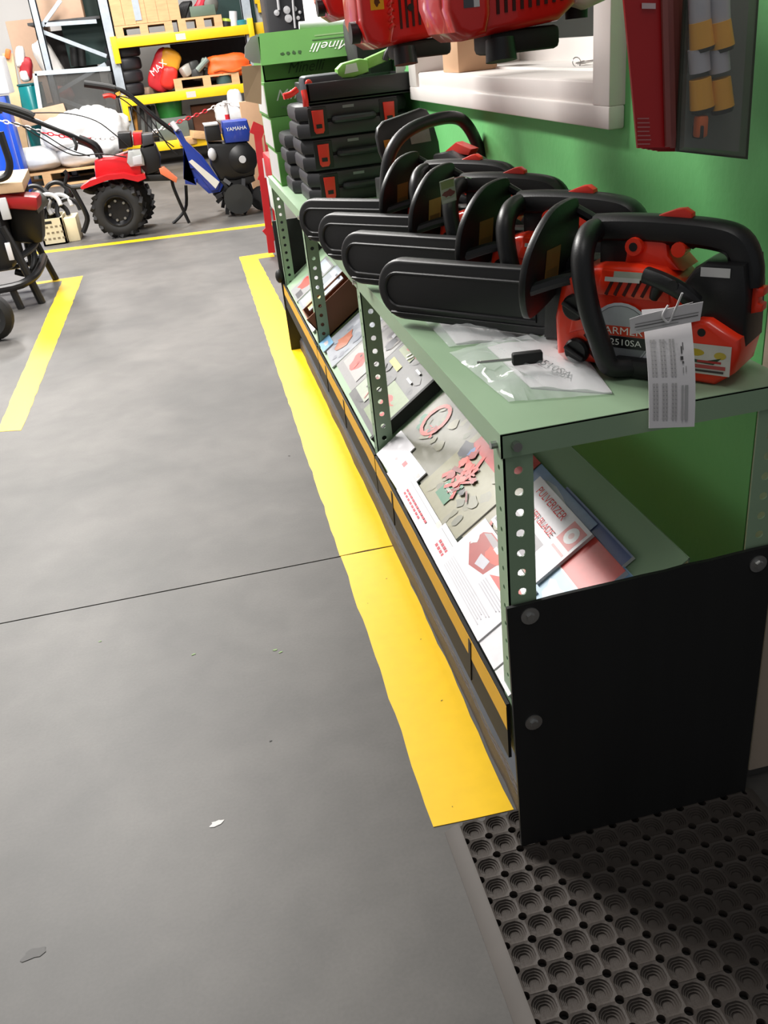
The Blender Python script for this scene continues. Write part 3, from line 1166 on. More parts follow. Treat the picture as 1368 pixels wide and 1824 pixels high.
b.tube([f2(Lw * 0.52, 0.016, 0.001), f2(Lw * 0.46, 0.004, 0.003), f2(Lw * 0.56, -0.006, 0.003), f2(Lw * 0.62, 0.010, 0.006), f2(Lw * 0.66, 0.035, 0.02)], 0.0014, 6)
b.build('cord', WHITE, tg2)

# ------------------------------------------------------------------ bagged manuals
def manual(name, label, quad, zt, txt, bagquad, tx, tool=False):
    t = thing(name, label, 'manual', (quad[0].x, quad[0].y, DZ))
    f = lambda u, v, h=0.0: (quad[0] * (1 - u) * (1 - v) + quad[1] * u * (1 - v) + quad[2] * u * v + quad[3] * (1 - u) * v) + Vector((0, 0, h))
    b = B()
    n = 10
    rs = []
    for k in range(n + 1):
        u = k / n
        wv = 0.003 * math.sin(u * 7) ** 2
        rs.append([f(u, 0, wv), f(u, 0.5, wv + 0.002), f(u, 1, wv), f(u, 1, -0.001), f(u, 0, -0.001)])
    b.rings(rs)
    mn = b.build('manual', WHITE, t, smooth=50)
    b = B()
    gx, gy = 16, 12
    bq = bagquad
    V = [[None] * (gy + 1) for _ in range(gx + 1)]
    for i in range(gx + 1):
        for j in range(gy + 1):
            u, v = i / gx, j / gy
            p_ = bq[0] * (1 - u) * (1 - v) + bq[1] * u * (1 - v) + bq[2] * u * v + bq[3] * (1 - u) * v
            edge = min(u, 1 - u, v, 1 - v)
            h = 0.011 * min(1, edge * 6) + random.uniform(0, 0.011) * (1 if edge > 0.02 else 0.1)
            V[i][j] = b.bm.verts.new(p_ + Vector((0, 0, h)))
    for i in range(gx):
        for j in range(gy):
            b.bm.faces.new((V[i][j], V[i + 1][j], V[i + 1][j + 1], V[i][j + 1]))
    b.build('plastic_bag', CLEAR, t, smooth=45)
    if txt:
        o, x, y, s_ = tx
        lettering(txt, frame(o, x, y), s_, mn, INK, h=0.0085, shear=0.1)
    return t


Q = lambda *a: [atz(px, py, DZ + 0.002) for px, py in a]
mq = Q((868, 618), (1010, 596), (1090, 700), (945, 690))
manual('bagged_manual', 'white manual in crumpled clear bag under the tagged chainsaw', mq, DZ, '2510SA', Q((800, 628), (1000, 590), (1092, 702), (906, 716)),
       (atz(985, 662, DZ + 0.002), atz(1000, 668, DZ) - atz(930, 632, DZ), atz(980, 628, DZ) - atz(955, 650, DZ), 0.030))
mq = Q((770, 560), (900, 545), (960, 600), (812, 612))
manual('bagged_manual', 'white manual in clear bag by the timber-side edge between the first two saws', mq, DZ, 'FA2510C', Q((742, 556), (900, 540), (965, 602), (800, 618)),
       (atz(862, 585, DZ + 0.002), atz(880, 602, DZ) - atz(848, 568, DZ), atz(890, 570, DZ) - atz(858, 585, DZ), 0.030))
# screwdriver-like tool lying on the bag
sdv = thing('combination_tool', 'small black-handled tool with steel blade lying on the bagged manual', 'tool', atz(940, 632, DZ + 0.012))
a_, c_ = atz(912, 640, DZ + 0.026), atz(966, 634, DZ + 0.026)
b = B()
b.bar(a_, c_, 0.014, 0.018, bev=0.003)
b.build('handle', BLKM, sdv)
b = B()
b.cyl(a_, atz(850, 646, DZ + 0.024), 0.0022, seg=8)
b.build('blade', STEEL, sdv)

# ------------------------------------------------------------------ brochures on the tilted deck
def brochure(label, Y0, Y1, s0, s1, base, shapes, th=0.004, rot=0.0, lift=0.0, name='brochure', text=None, cat='brochure', pc=None):
    """Y0>Y1: left (far) and right (near) ends; shapes in 0..1 page units (u: far->near, v: up the slope)"""
    Wd, Hh = Y0 - Y1, s1 - s0
    c = TILT_F + Vector((0, (Y0 + Y1) / 2, 0)) + TT * ((s0 + s1) / 2) + TN * lift
    x = Vector((0, -math.cos(rot), 0)) + TT * math.sin(rot)
    y = TT * math.cos(rot) + Vector((0, math.sin(rot), 0))
    fr = frame(c, x, y)
    f = lambda u, v, h=0.0: fr((u - 0.5) * Wd, (v - 0.5) * Hh, h)
    t = thing(name, label, cat, c)
    b = B()
    b.prism(rc(0, 0, 1, 1), f, 0.0, th)
    pg = b.build('pages', pc or WHITE, t, smooth=0)
    prints('cover_print', pg, lambda u, v, h=0.0: f(u, v, h + th), [(rc(0, 0, 1, 1), base)] + shapes, h=0.0002, dh=0.00008)
    for tx in text or []:
        s_, u, v, size, m_, sh_ = tx[:6]
        ang = tx[6] if len(tx) > 6 else 0
        xx = x * math.cos(ang) + y * math.sin(ang)
        yy = y * math.cos(ang) - x * math.sin(ang)
        lettering(s_, frame(f(u, v, th), xx, yy), size, pg, m_, shear=sh_, h=0.0045 if len(shapes) > 40 else 0.003)
    return t


def machine(cu, cv, r, col=(214, 66, 56), n=9, asp=1.0):
    """printed picture of red farm machinery: frame strokes and dark wheels"""
    out = []
    for k in range(n):
        a = random.uniform(0, 2 * PI)
        L = random.uniform(0.3, 1.0) * r
        x0, y0 = cu + random.uniform(-0.6, 0.6) * r, cv + random.uniform(-0.5, 0.5) * r * asp
        out += [(q, col if random.random() > 0.25 else tuple(int(v * 0.6) for v in col)) for q in stroke([(x0, y0), (x0 + L * math.cos(a), y0 + L * asp * math.sin(a))], r * random.uniform(0.08, 0.22))]
    for k in range(5):
        out.append((blob(cu + random.uniform(-0.6, 0.6) * r, cv + random.uniform(-0.6, 0.6) * r * asp, r * 0.2, r * 0.2 * asp), random.choice([col, (50, 48, 50), (230, 100, 86), (160, 50, 46)])))
    return out


def bg(cols, n=30):
    return [(blob(random.uniform(0.08, 0.92), random.uniform(0.08, 0.92), random.uniform(0.03, 0.08), random.uniform(0.03, 0.08), 9), random.choice(cols)) for _ in range(n)]


def lines(u0, u1, v0, v1, n, col, wd=0.35):
    out = []
    for k in range(n):
        v = v0 + (v1 - v0) * k / n
        out.append((rc(u0, v, u1 - random.uniform(0, 0.15) * (u1 - u0), v + (v1 - v0) / n * wd), col))
    return out


OL = [(134, 132, 108), (122, 122, 104), (150, 146, 122), (142, 140, 120)]
# bay one
brochure('catalogue showing a red ring-shaped machine on grey-olive ground with pale rock at its top', 1.972, 1.70, 0.045, 0.262, (132, 130, 116),
         bg(OL, 22) + [(rc(0.0, 0.80, 0.75, 1.0), (104, 100, 116)), (blob(0.35, 0.90, 0.28, 0.07), (168, 162, 186)), (blob(0.6, 0.88, 0.12, 0.06), (190, 190, 206)), (blob(0.13, 0.42, 0.05, 0.06), (58, 120, 92)), (blob(0.2, 0.34, 0.05, 0.06), (66, 130, 98))]
         + [(q, (214, 84, 70)) for q in stroke([(0.32 + 0.16 * math.cos(a), 0.5 + 0.2 * math.sin(a)) for a in [k * PI / 6 for k in range(13)]], 0.05)] + machine(0.42, 0.42, 0.12, n=4), th=0.006)
brochure('catalogue with red and green cover panels and a big red harrow picture', 1.70, 1.44, 0.03, 0.262, (150, 146, 118),
         bg(OL, 24) + [(rc(0.10, 0.66, 1.0, 1.0), (196, 60, 58)), (rc(0.12, 0.80, 1.0, 0.83), (210, 84, 80)), (rc(0.28, 0.14, 0.52, 0.38), (46, 122, 84)), (blob(0.1, 0.6, 0.12, 0.08), (50, 52, 66)), (blob(0.2, 0.62, 0.06, 0.05), (86, 116, 170))]
         + machine(0.32, 0.48, 0.24, n=16) + machine(0.52, 0.42, 0.18, n=9), th=0.007, lift=0.001,
         text=[('Gaspardo', 0.45, 0.86, 0.022, INKW, 0.4), ('Gaspardo', 0.40, 0.26, 0.013, INKW, 0.4)])
brochure('catalogue of a red plough frame on dry stubble under a strip of blue sky', 1.455, 1.19, 0.06, 0.262, (152, 146, 124),
         bg([(156, 150, 130), (136, 132, 112), (172, 166, 142), (120, 118, 104)], 34) + [(rc(0.0, 0.80, 1.0, 1.0), (140, 166, 204)), (blob(0.4, 0.9, 0.2, 0.05), (206, 216, 232)), (blob(0.75, 0.2, 0.14, 0.1), (80, 76, 80))]
         + [(q, (206, 84, 74)) for q in stroke([(0.20, 0.62), (0.42, 0.66), (0.50, 0.36), (0.30, 0.16), (0.20, 0.30), (0.20, 0.62)], 0.035)] + [(q, (206, 84, 74)) for q in stroke([(0.42, 0.5), (0.62, 0.52), (0.82, 0.34), (0.96, 0.3)], 0.05)] + machine(0.68, 0.40, 0.14, n=8), th=0.005)
brochure('plain white leaflet at the foot of the slope beside the perforated post', 1.965, 1.845, -0.008, 0.075, (236, 233, 238), [(blob(0.8, 0.4, 0.06, 0.05), (210, 190, 194))], th=0.003, lift=0.008, rot=0.05)
brochure('white leaflet with a tiny red mark overlapping the blank one', 1.845, 1.715, -0.008, 0.066, (234, 230, 236), [(rc(0.14, 0.55, 0.3, 0.72), (214, 120, 124)), (blob(0.9, 0.75, 0.07, 0.07), (200, 196, 196))], th=0.003, lift=0.009, rot=0.04)
brochure('white brochure edge printed with rows of red lettering', 1.745, 1.475, -0.008, 0.040, (238, 235, 240),
         [(rc(0.05, 0.78, 0.9, 0.80), (150, 150, 154)), (blob(0.86, 0.9, 0.05, 0.15), (226, 214, 206))]
         + [(rc(u, v, u + 0.045, v + 0.10), (206, 70, 84)) for v in (0.22, 0.40) for u in [0.12 + 0.062 * k for k in range(10 if v > 0.3 else 8)]], th=0.003, lift=0.011)
brochure('white brochure edge with two short lines of red lettering', 1.50, 1.36, -0.008, 0.048, (238, 236, 240),
         [(rc(0.05, 0.78, 0.9, 0.80), (150, 150, 154)), (blob(0.8, 0.92, 0.1, 0.12), (226, 210, 200))] + [(rc(u, v, u + 0.075, v + 0.11), (206, 66, 80)) for v in (0.28, 0.46) for u in [0.25 + 0.1 * k for k in range(5)]], th=0.003, lift=0.012)
brochure('white leaflet with a red machine photo and a red triangle corner', 1.415, 1.150, -0.008, 0.118, (238, 236, 241),
         [([(0.10, 0.60), (0.12, 0.86), (0.20, 0.96), (0.55, 0.98), (0.50, 0.52), (0.30, 0.42)], (176, 58, 52)), ([(0.14, 0.86), (0.20, 0.94), (0.54, 0.96), (0.52, 0.84)], (170, 160, 164)), ([(0.30, 0.66), (0.44, 0.70), (0.46, 0.56), (0.34, 0.50)], (206, 204, 214)),
          (blob(0.42, 0.78, 0.1, 0.1), (226, 78, 52)), (rc(0.36, 0.84, 0.44, 0.90), (238, 222, 220)), (blob(0.12, 0.70, 0.05, 0.08), (236, 226, 226)), ([(0.55, 0.60), (0.78, 0.86), (1.0, 0.80), (1.0, 0.60)], (226, 96, 88))]
         + lines(0.1, 0.9, 0.10, 0.32, 6, (206, 204, 210)) + lines(0.55, 0.95, 0.40, 0.56, 4, (200, 198, 206)), th=0.004, lift=0.012)
brochure('blank white leaflet at the foot of the slope, half behind the rubber board', 1.160, 1.075, -0.008, 0.075, (238, 236, 240), [(rc(0.3, 0.7, 0.5, 0.78), (222, 190, 194))], th=0.003, lift=0.010)
brochure('white leaflet corner beside the rubber board and a black divider', 1.070, 1.008, -0.008, 0.08, (236, 235, 238), [(rc(0, 0.9, 0.2, 1.0), (60, 60, 62))], th=0.003, lift=0.010)
brochure('white and red booklet about mulcher blades with a round saw emblem', 1.395, 1.165, 0.125, 0.245, (226, 222, 228),
         [(rc(0.02, 0.06, 0.72, 0.40), (126, 120, 128)), (rc(0.75, 0.60, 0.97, 0.94), (206, 76, 72)), (el(0.86, 0.77, 0.075, 0.13), (230, 228, 230)), (el(0.86, 0.77, 0.03, 0.05), (214, 170, 168)), (rc(0.78, 0.48, 0.97, 0.52), (214, 130, 130)), (rc(0.60, 0.0, 0.75, 0.03), (80, 76, 80))], th=0.006, lift=0.012,
         text=[('PULVERIZER', 0.40, 0.85, 0.022, INKR, 0), ('MULCHER BLADE', 0.38, 0.57, 0.0195, INKR, 0)])
brochure('thick red-covered booklet with pale blue lower half beneath the blade booklet', 1.17, 1.055, 0.10, 0.245, (214, 66, 60), [(rc(0, 0, 1, 0.48), (176, 206, 228)), (blob(0.4, 0.25, 0.3, 0.12), (220, 232, 240)), (rc(0, 0.48, 1, 0.5), (236, 236, 236))], th=0.010, lift=0.001)
brochure('light blue sheet peeking out beside the red booklet near the rubber board', 1.10, 1.015, 0.12, 0.248, (140, 180, 220), [(blob(0.5, 0.5, 0.3, 0.2), (180, 206, 232))], th=0.002)
brochure('slim blue-grey folder lying higher on the green sloped deck', 1.33, 1.075, 0.236, 0.268, (98, 110, 160), [(rc(0, 0.9, 1, 1), (150, 160, 196))], th=0.006)
# bay two
b = B()
f = frame(TILT_F + Vector((0, 2.02, 0)), (0, -1, 0), TT)
b.prism(rc(0, 0.0, 0.012, 0.29), f, 0.0, 0.03)
dv = b.build('divider_plate', BLKM)
place(dv, TILT_F + Vector((0, 2.02, 0)))
tag(dv, 'black divider plate between the catalogues at the middle post', 'divider')
GR = [(92, 92, 92), (84, 84, 86), (104, 104, 102), (76, 76, 78)]
brochure('dark grey catalogue with small pictures of red mowers on green lawn', 2.40, 2.035, 0.0, 0.27, (92, 92, 92),
         bg(GR, 26) + [(rc(0.45, 0.06, 0.98, 0.48), (132, 148, 112)), (rc(0.06, 0.70, 0.40, 0.98), (150, 160, 120)), (rc(0.10, 0.55, 0.36, 0.62), (196, 190, 80)), (rc(0.02, 0.1, 0.36, 0.42), (170, 178, 160)), (blob(0.62, 0.30, 0.09, 0.08), (214, 60, 54)), (blob(0.78, 0.2, 0.05, 0.05), (200, 60, 54)), (blob(0.2, 0.84, 0.08, 0.07), (216, 70, 62)), (el(0.42, 0.86, 0.09, 0.09), (206, 40, 42)), (rc(0.5, 0.82, 0.58, 0.88), (212, 50, 48))]
         + machine(0.66, 0.26, 0.10, n=5) + machine(0.2, 0.28, 0.12, (206, 90, 84), n=5) + lines(0.60, 0.72, 0.58, 0.94, 3, (220, 220, 220), 0.2) + [(q, (226, 226, 222)) for q in stroke([(0.28, 0.72), (0.38, 0.90)], 0.02) + stroke([(0.33, 0.70), (0.43, 0.88)], 0.02)], th=0.006)
brochure('grey catalogue with a pale truck photo and red tag, beside the mower catalogue', 2.66, 2.405, 0.01, 0.27, (150, 148, 148),
         bg([(140, 138, 140), (166, 162, 160), (128, 126, 130)], 20) + [(rc(0.1, 0.1, 0.9, 0.45), (176, 172, 170)), (blob(0.45, 0.26, 0.18, 0.12), (212, 84, 78)), (rc(0.06, 0.84, 0.2, 0.95), (206, 44, 44)), (blob(0.78, 0.66, 0.1, 0.08), (64, 66, 74)), (rc(0.62, 0.72, 0.72, 0.8), (214, 214, 220))] + machine(0.45, 0.26, 0.12, n=4) + lines(0.3, 0.8, 0.85, 0.97, 3, (120, 120, 124)), th=0.005)
brochure('silver-blue catalogue with an orange machine picture at the second post', 2.89, 2.665, 0.0, 0.25, (160, 164, 172),
         bg([(150, 156, 168), (176, 180, 188), (136, 140, 150)], 18) + [(blob(0.5, 0.3, 0.22, 0.14), (190, 120, 96)), (rc(0.05, 0.78, 0.95, 0.95), (196, 200, 206)), (rc(0.1, 0.82, 0.5, 0.9), (70, 72, 80))], th=0.004, rot=-0.06)
# brown carton in bay three
cb = thing('carton', 'open brown carton holding leaflets on the sloped deck at the second post', 'carton', TILT_F + Vector((0, 3.0, 0)))
f = frame(TILT_F + Vector((0, 3.10, 0)) + TT * 0.02, (0, -1, 0), TT)
b = B()
b.prism(rc(0, 0, 0.165, 0.004), f, 0.0, 0.085)
b.prism(rc(0, 0.20, 0.165, 0.204), f, 0.0, 0.085)
b.prism(rc(0, 0, 0.004, 0.204), f, 0.0, 0.085)
b.prism(rc(0.161, 0, 0.165, 0.204), f, 0.0, 0.095)
b.prism(rc(0, 0, 0.165, 0.204), f, 0.0, 0.004)
b.build('body', CARDD, cb)
brochure('pale yellow-topped leaflet sticking out of the brown carton', 3.16, 3.05, 0.04, 0.20, (176, 190, 206), [(rc(0.1, 0.0, 0.9, 0.5), (214, 202, 140)), (rc(0.55, 0.62, 0.8, 0.86), (230, 232, 236)), (rc(0.1, 0.9, 0.8, 0.96), (80, 84, 96))], th=0.004, lift=0.075)
brochure('silver leaflet with a dark headline leaning behind the brown carton', 3.34, 3.17, 0.0, 0.25, (170, 176, 184), [(rc(0.1, 0.76, 0.9, 0.9), (206, 210, 214)), (rc(0.15, 0.5, 0.85, 0.6), (80, 82, 88)), (blob(0.4, 0.25, 0.2, 0.15), (226, 110, 80))] + bg([(150, 158, 168), (186, 190, 196)], 10), th=0.006)
brochure('blue-grey leaflet in the third bay next to the silver one', 3.52, 3.35, 0.0, 0.24, (146, 152, 160), [(rc(0.1, 0.7, 0.9, 0.9), (196, 206, 216)), (rc(0.2, 0.4, 0.8, 0.52), (70, 74, 84)), (rc(0.1, 0.05, 0.6, 0.3), (210, 214, 220))], th=0.006)
brochure('leaflet with a bright red picture near the rubber board and red frame', 3.74, 3.54, -0.006, 0.20, (150, 150, 152), [(blob(0.4, 0.35, 0.32, 0.2), (222, 60, 44)), (rc(0.1, 0.75, 0.9, 0.95), (190, 200, 210)), (rc(0.5, 0.05, 0.9, 0.2), (60, 60, 64))], th=0.005)
for k, (y, c, lb) in enumerate(((2.93, (120, 170, 206), 'small blue leaflet'), (3.18, (226, 226, 226), 'small white leaflet'))):
    brochure(lb + ' slipped behind the front lip near the second post', y, y - 0.10, -0.006, 0.04, c, [(blob(0.5, 0.5, 0.2, 0.2), (200, 190, 190))], th=0.003, lift=0.006)
# ------------------------------------------------------------------ tool cases on the shelf
CASE = mat('case_charcoal', (33, 33, 37), 0.5, var=0.06, bump=0.05, bscale=300)


def tool_case(x0, y0, z0, label, h=0.098, w_=0.355, d=0.27, latch=True):
    t = thing('tool_case', label, 'tool case', (x0 + w_ / 2, y0 + d / 2, z0), 0, 'stacked charcoal tool cases')
    ch = 0.035
    oct_ = [(x0 + ch, y0), (x0 + w_ - ch, y0), (x0 + w_, y0 + ch), (x0 + w_, y0 + d - ch), (x0 + w_ - ch, y0 + d), (x0 + ch, y0 + d), (x0, y0 + d - ch), (x0, y0 + ch)]
    f = lambda u, v, hh: Vector((u, v, hh))
    b = B()
    b.prism(oct_, f, z0 + 0.0005, z0 + h * 0.47, 0.010, 2)
    b.build('base_shell', CASE, t)
    b = B()
    b.prism(oct_, f, z0 + h * 0.50, z0 + h - 0.0005, 0.014, 2)
    b.build('lid_shell', CASE, t)
    b = B()
    b.prism([(x0 + 0.01 + (u - x0) * (w_ - 0.02) / w_, y0 + 0.01 + (v - y0) * (d - 0.02) / d) for u, v in oct_], f, z0 + h * 0.44, z0 + h * 0.54)
    b.build('seam', BLKM, t)
    if latch:
        for lx in (0.065, w_ - 0.065):
            b = B()
            b.span((x0 + lx - 0.03, y0 - 0.002, z0 + 0.008), (x0 + lx + 0.03, y0 + 0.012, z0 + h - 0.008), 0.004)
            b.build('latch_mount', BLKM, t)
            b = B()
            b.prism([(x0 + lx - 0.016, z0 + 0.022), (x0 + lx - 0.011, z0 + 0.014), (x0 + lx + 0.011, z0 + 0.014), (x0 + lx + 0.016, z0 + 0.022), (x0 + lx + 0.018, z0 + h * 0.82), (x0 + lx - 0.018, z0 + h * 0.82)],
                    lambda u, v, hh: Vector((u, y0 - hh, v)), 0.0, 0.009, 0.002)
            la = b.build('latch', REDL, t)
            b = B()
            b.span((x0 + lx - 0.009, y0 - 0.0105, z0 + h * 0.30), (x0 + lx + 0.009, y0 - 0.008, z0 + h * 0.42))
            b.build('latch_slot', BLKM, la)
        b = B()
        b.tube([(x0 + w_ * 0.33, y0 + 0.01, z0 + h * 0.5), (x0 + w_ * 0.34, y0 - 0.012, z0 + h * 0.5), (x0 + w_ * 0.5, y0 - 0.016, z0 + h * 0.5), (x0 + w_ * 0.66, y0 - 0.012, z0 + h * 0.5), (x0 + w_ * 0.67, y0 + 0.01, z0 + h * 0.5)], 0.010, 8)
        b.build('carry_handle', CASE, t)
        fp = frame((x0 + w_ * 0.46, y0 - 0.0005, z0 + h * 0.84), (1, 0, 0), (0, 0, 1))
        prints('name_plate', t, fp, [(rc(-0.018, -0.004, 0.018, 0.004), (126, 128, 132))])
    return t


tool_case(0.372, 3.00, DZ, 'charcoal tool case with red latches at the bottom of the front stack')
tool_case(0.366, 3.005, DZ + 0.0985, 'charcoal tool case with red latches in the middle of the front stack')
tool_case(0.360, 2.995, DZ + 0.197, 'charcoal tool case with red latches under the open tray')
tool_case(0.352, 3.285, DZ, 'charcoal tool case at the bottom of the rear stack beside the green cartons', d=0.24, w_=0.255, latch=False)
tool_case(0.346, 3.285, DZ + 0.0985, 'charcoal tool case on top of the rear stack beside the green cartons', d=0.24, w_=0.255, latch=False)
TZ = DZ + 0.2955
tr = thing('open_case_tray', 'open black case tray with raised red latches holding a green tool and battery', 'tray', (0.53, 3.13, TZ))
b = B()
x0, x1, y0, y1 = 0.40, 0.735, 2.995, 3.27
b.span((x0, y0, TZ), (x1, y1, TZ + 0.012), 0.003)
for a0, a1 in (((x0, y0), (x1, y0 + 0.012)), ((x0, y1 - 0.012), (x1, y1)), ((x0, y0), (x0 + 0.012, y1)), ((x1 - 0.012, y0), (x1, y1))):
    b.span((a0[0], a0[1], TZ), (a1[0], a1[1], TZ + 0.058), 0.004)
b.build('tray', BLK, tr)
for (px, py), (qx, qy) in (((528, 160), (505, 172)), ((541, 162), (545, 190))):
    b = B()
    tubeflat(b, [at(px, py, 2.985), at((px + qx) / 2 + 1, (py + qy) / 2 + 2, 2.975), at(qx, qy, 2.972)], 0.010, 0.009, (0, 1, 0))
    b.build('raised_latch', mat('bright_red', (232, 40, 30), 0.35), tr)
bt = thing('battery_charger', 'black battery charger with white label in the open tray', 'charger', (0.47, 3.1, TZ + 0.012))
b = B()
p0, p1 = at(542, 165, 3.02), at(612, 128, 3.02)
b.span((p0.x, 3.02, TZ + 0.013), (p1.x, 3.13, p1.z), 0.012)
cb_ = b.build('body', mat('charger_black', (44, 48, 56), 0.45), bt)
b = B()
q0 = at(575, 155, 3.018)
b.span((q0.x - 0.004, 3.0185, q0.z - 0.012), (q0.x + 0.006, 3.021, q0.z + 0.012))
b.build('label', WHITE, bt)
b = B()
q0 = at(550, 150, 3.018)
b.sph(q0, (0.012, 0.006, 0.014), 12)
b.build('button', REDL, bt)
gt = thing('pruning_tool', 'lime green cordless pruning tool with black grip lying in the open tray', 'power tool', (0.60, 3.12, TZ + 0.05))
LIME = mat('lime_green', (120, 176, 78), 0.4, var=0.05)
b = B()
g = [(0.0, 0.0), (0.0, 0.026), (0.02, 0.040), (0.075, 0.046), (0.10, 0.04), (0.10, 0.005), (0.05, -0.004)]
o_ = at(600, 140, 3.04)
f = frame(o_, (1, 0, 0.03), (0, 0, 1))
b.prism(g, f, -0.03, 0.02, 0.008, 2)
b.prism([(0.09, 0.01), (0.09, 0.042), (0.17, 0.062), (0.175, 0.03)], f, -0.025, 0.012, 0.008, 2)
gb = b.build('body', LIME, gt)
b = B()
b.prism([(0.022, 0.010), (0.03, 0.034), (0.062, 0.036), (0.066, 0.012)], f, 0.0195, 0.0215)
b.build('window', mat('tool_window', (196, 206, 196), 0.3), gb)
b = B()
b.tube([f(0.155, 0.03, 0.01), f(0.17, 0.055, 0.012), f(0.20, 0.072, 0.01)], 0.011, 10)
b.cyl(f(0.095, 0.0, -0.005), f(0.095, 0.042, -0.005), 0.014, seg=12)
b.span(f(0.03, -0.03, 0.02), f(0.09, -0.008, -0.03), 0.004)
b.build('grip', BLKM, gt)
b = B()
b.prism([(0.185, -0.01), (0.19, 0.05), (0.215, 0.052), (0.218, 0.0), (0.20, -0.022)], f, 0.012, 0.014)
b.prism([(0.17, 0.062), (0.165, 0.10), (0.19, 0.102), (0.195, 0.064)], f, 0.012, 0.014)
b.build('paper_label', WHITE, gt)
# tall black case behind
tb = thing('blower_case', 'tall black tool bag standing against the wall behind the case stack', 'tool bag', (0.70, 3.36, DZ))
b = B()
b.span((0.62, 3.29, DZ + 0.001), (0.745, 3.50, 1.27), 0.02)
tbb = b.build('body', BLKM, tb)
b = B()
b.tube([(0.68, 3.32, 1.26), (0.68, 3.34, 1.31), (0.68, 3.42, 1.31), (0.68, 3.46, 1.26)], 0.010, 8)
b.build('strap', BLKM, tb)

# ------------------------------------------------------------------ green cartons
def green_carton(z0, z1, label, dx=0.0, logo=True):
    t = thing('green_carton', label, 'carton', (0.5, 3.70, z0), 0, 'green pruning-tool cartons')
    x0, x1, y0, y1 = 0.325 + dx, 0.70, 3.55, 3.90
    b = B()
    b.span((x0, y0, z0 + 0.0005), (x1, y1, z1 - 0.0005), 0.002)
    bd = b.build('body', GBOX, t)
    if logo:
        f = frame((x0 + 0.10, y0, (z0 + z1) / 2 + 0.01), (1, 0, 0), (0, 0, 1))
        lettering('Minelli', f, 0.05, bd, INKW, shear=0.45, h=0.002)
        prints('small_print', bd, frame((x0 + 0.10, y0, (z0 + z1) / 2 - 0.028), (1, 0, 0), (0, 0, 1)), [(rc(-0.05, -0.003, 0.07, 0.003), (110, 150, 96))])
    f = frame((x0, y0 + 0.17, (z0 + z1) / 2), (0, -1, 0), (0, 0, 1))
    prints('side_panel', bd, f, [(rc(-0.16, -(z1 - z0) / 2 + 0.01, 0.16, (z1 - z0) / 2 - 0.01), (206, 206, 204))])
    return t


green_carton(DZ, 0.868, 'green carton at the bottom of the stack with part of a white script logo', 0.012)
green_carton(0.868, 0.984, 'plain green carton, second from the bottom of the stack', 0.006, False)
green_carton(0.984, 1.10, 'green carton with a white script initial under the opened one', 0.0)
oc = thing('green_carton', 'opened green carton on top of the stack with its printed flap hanging forward', 'carton', (0.5, 3.70, 1.10), 0, 'green pruning-tool cartons')
x0, x1, y0, y1 = 0.330, 0.70, 3.56, 3.90
b = B()
DG = mat('green_box_card')
for a0, a1 in (((x0, y0), (x1, y0 + 0.005)), ((x0, y1 - 0.005), (x1, y1)), ((x0, y0), (x0 + 0.005, y1)), ((x1 - 0.005, y0), (x1, y1))):
    b.span((a0[0], a0[1], 1.1005), (a1[0], a1[1], 1.245))
b.span((x0, y0, 1.1005), (x1, y1, 1.106))
ob = b.build('body', GBOX, oc)
lettering('Minelli', frame((0.48, y0, 1.135), (1, 0, 0), (0, 0, 1)), 0.05, ob, mat('ink_dark_green', (40, 78, 30), 0.6), shear=0.45, h=0.002)
# front flap hanging forward and down
fo = Vector((0.335, 3.557, 1.252))
fy = (at(466, 118, 3.46) - fo)
fl = frame(fo, (1, 0, 0.0), fy)
Lf = fy.length
fxw = (at(700, 52, 3.557) - fo).length
b = B()
b.prism([(0, 0), (fxw, 0), (fxw, Lf), (0, Lf)], fl, -0.003, 0.0)
flp = b.build('front_flap', GBOX, oc)
ff = frame(fl(fxw * 0.53, Lf * 0.62, -0.003), (-1, 0, 0), fy)
lettering('Minelli', ff, 0.055, flp, INKW, shear=0.45, h=0.0015)
prints('small_print', flp, frame(fl(fxw * 0.57, Lf * 0.27, -0.003), (-1, 0, 0), fy), [(rc(-0.08, -0.004, 0.08, 0.003), (128, 164, 104)), (rc(-0.07, 0.016, 0.09, 0.021), (52, 92, 40))], h=0.001)
prints('pen_marks', flp, frame(fl(fxw * 0.22, Lf * 0.72, -0.003), (-1, 0, 0), fy), [(blob(0.03 - 0.02 * k, 0.0, 0.006, 0.008), (50, 80, 40)) for k in range(4)], h=0.001)
# brown side flap sticking out to the left, and pale rounded flap
b = B()
q = [at(430, 118, 3.60), at(465, 116, 3.57), at(466, 186, 3.57), at(436, 180, 3.60)]
n_ = Vector((0, 0.003, 0))
b.rings([q, [p + n_ for p in q]])
b.build('side_flap', mat('flap_brown', (160, 134, 104), 0.75, var=0.05), oc)
b = B()
q = [at(463, 60, 3.58), at(446, 66, 3.58), at(436, 84, 3.58), at(436, 102, 3.58), at(450, 112, 3.58), at(464, 113, 3.58)]
b.rings([q, [p + n_ for p in q]])
b.build('rounded_flap', mat('flap_white', (212, 208, 210), 0.6), oc)
# white tube lying on the carton
b = B()
b.cyl(at(533, 48, 3.66) + Vector((0, 0, 0.004)), at(660, 40, 3.66) + Vector((0, 0, 0.004)), 0.013, seg=16)
tbw = b.build('cardboard_tube', mat('tube_white', (236, 234, 236), 0.5))
place(tbw, at(590, 44, 3.66))
tag(tbw, 'white tube lying across the opened green carton', 'tube')

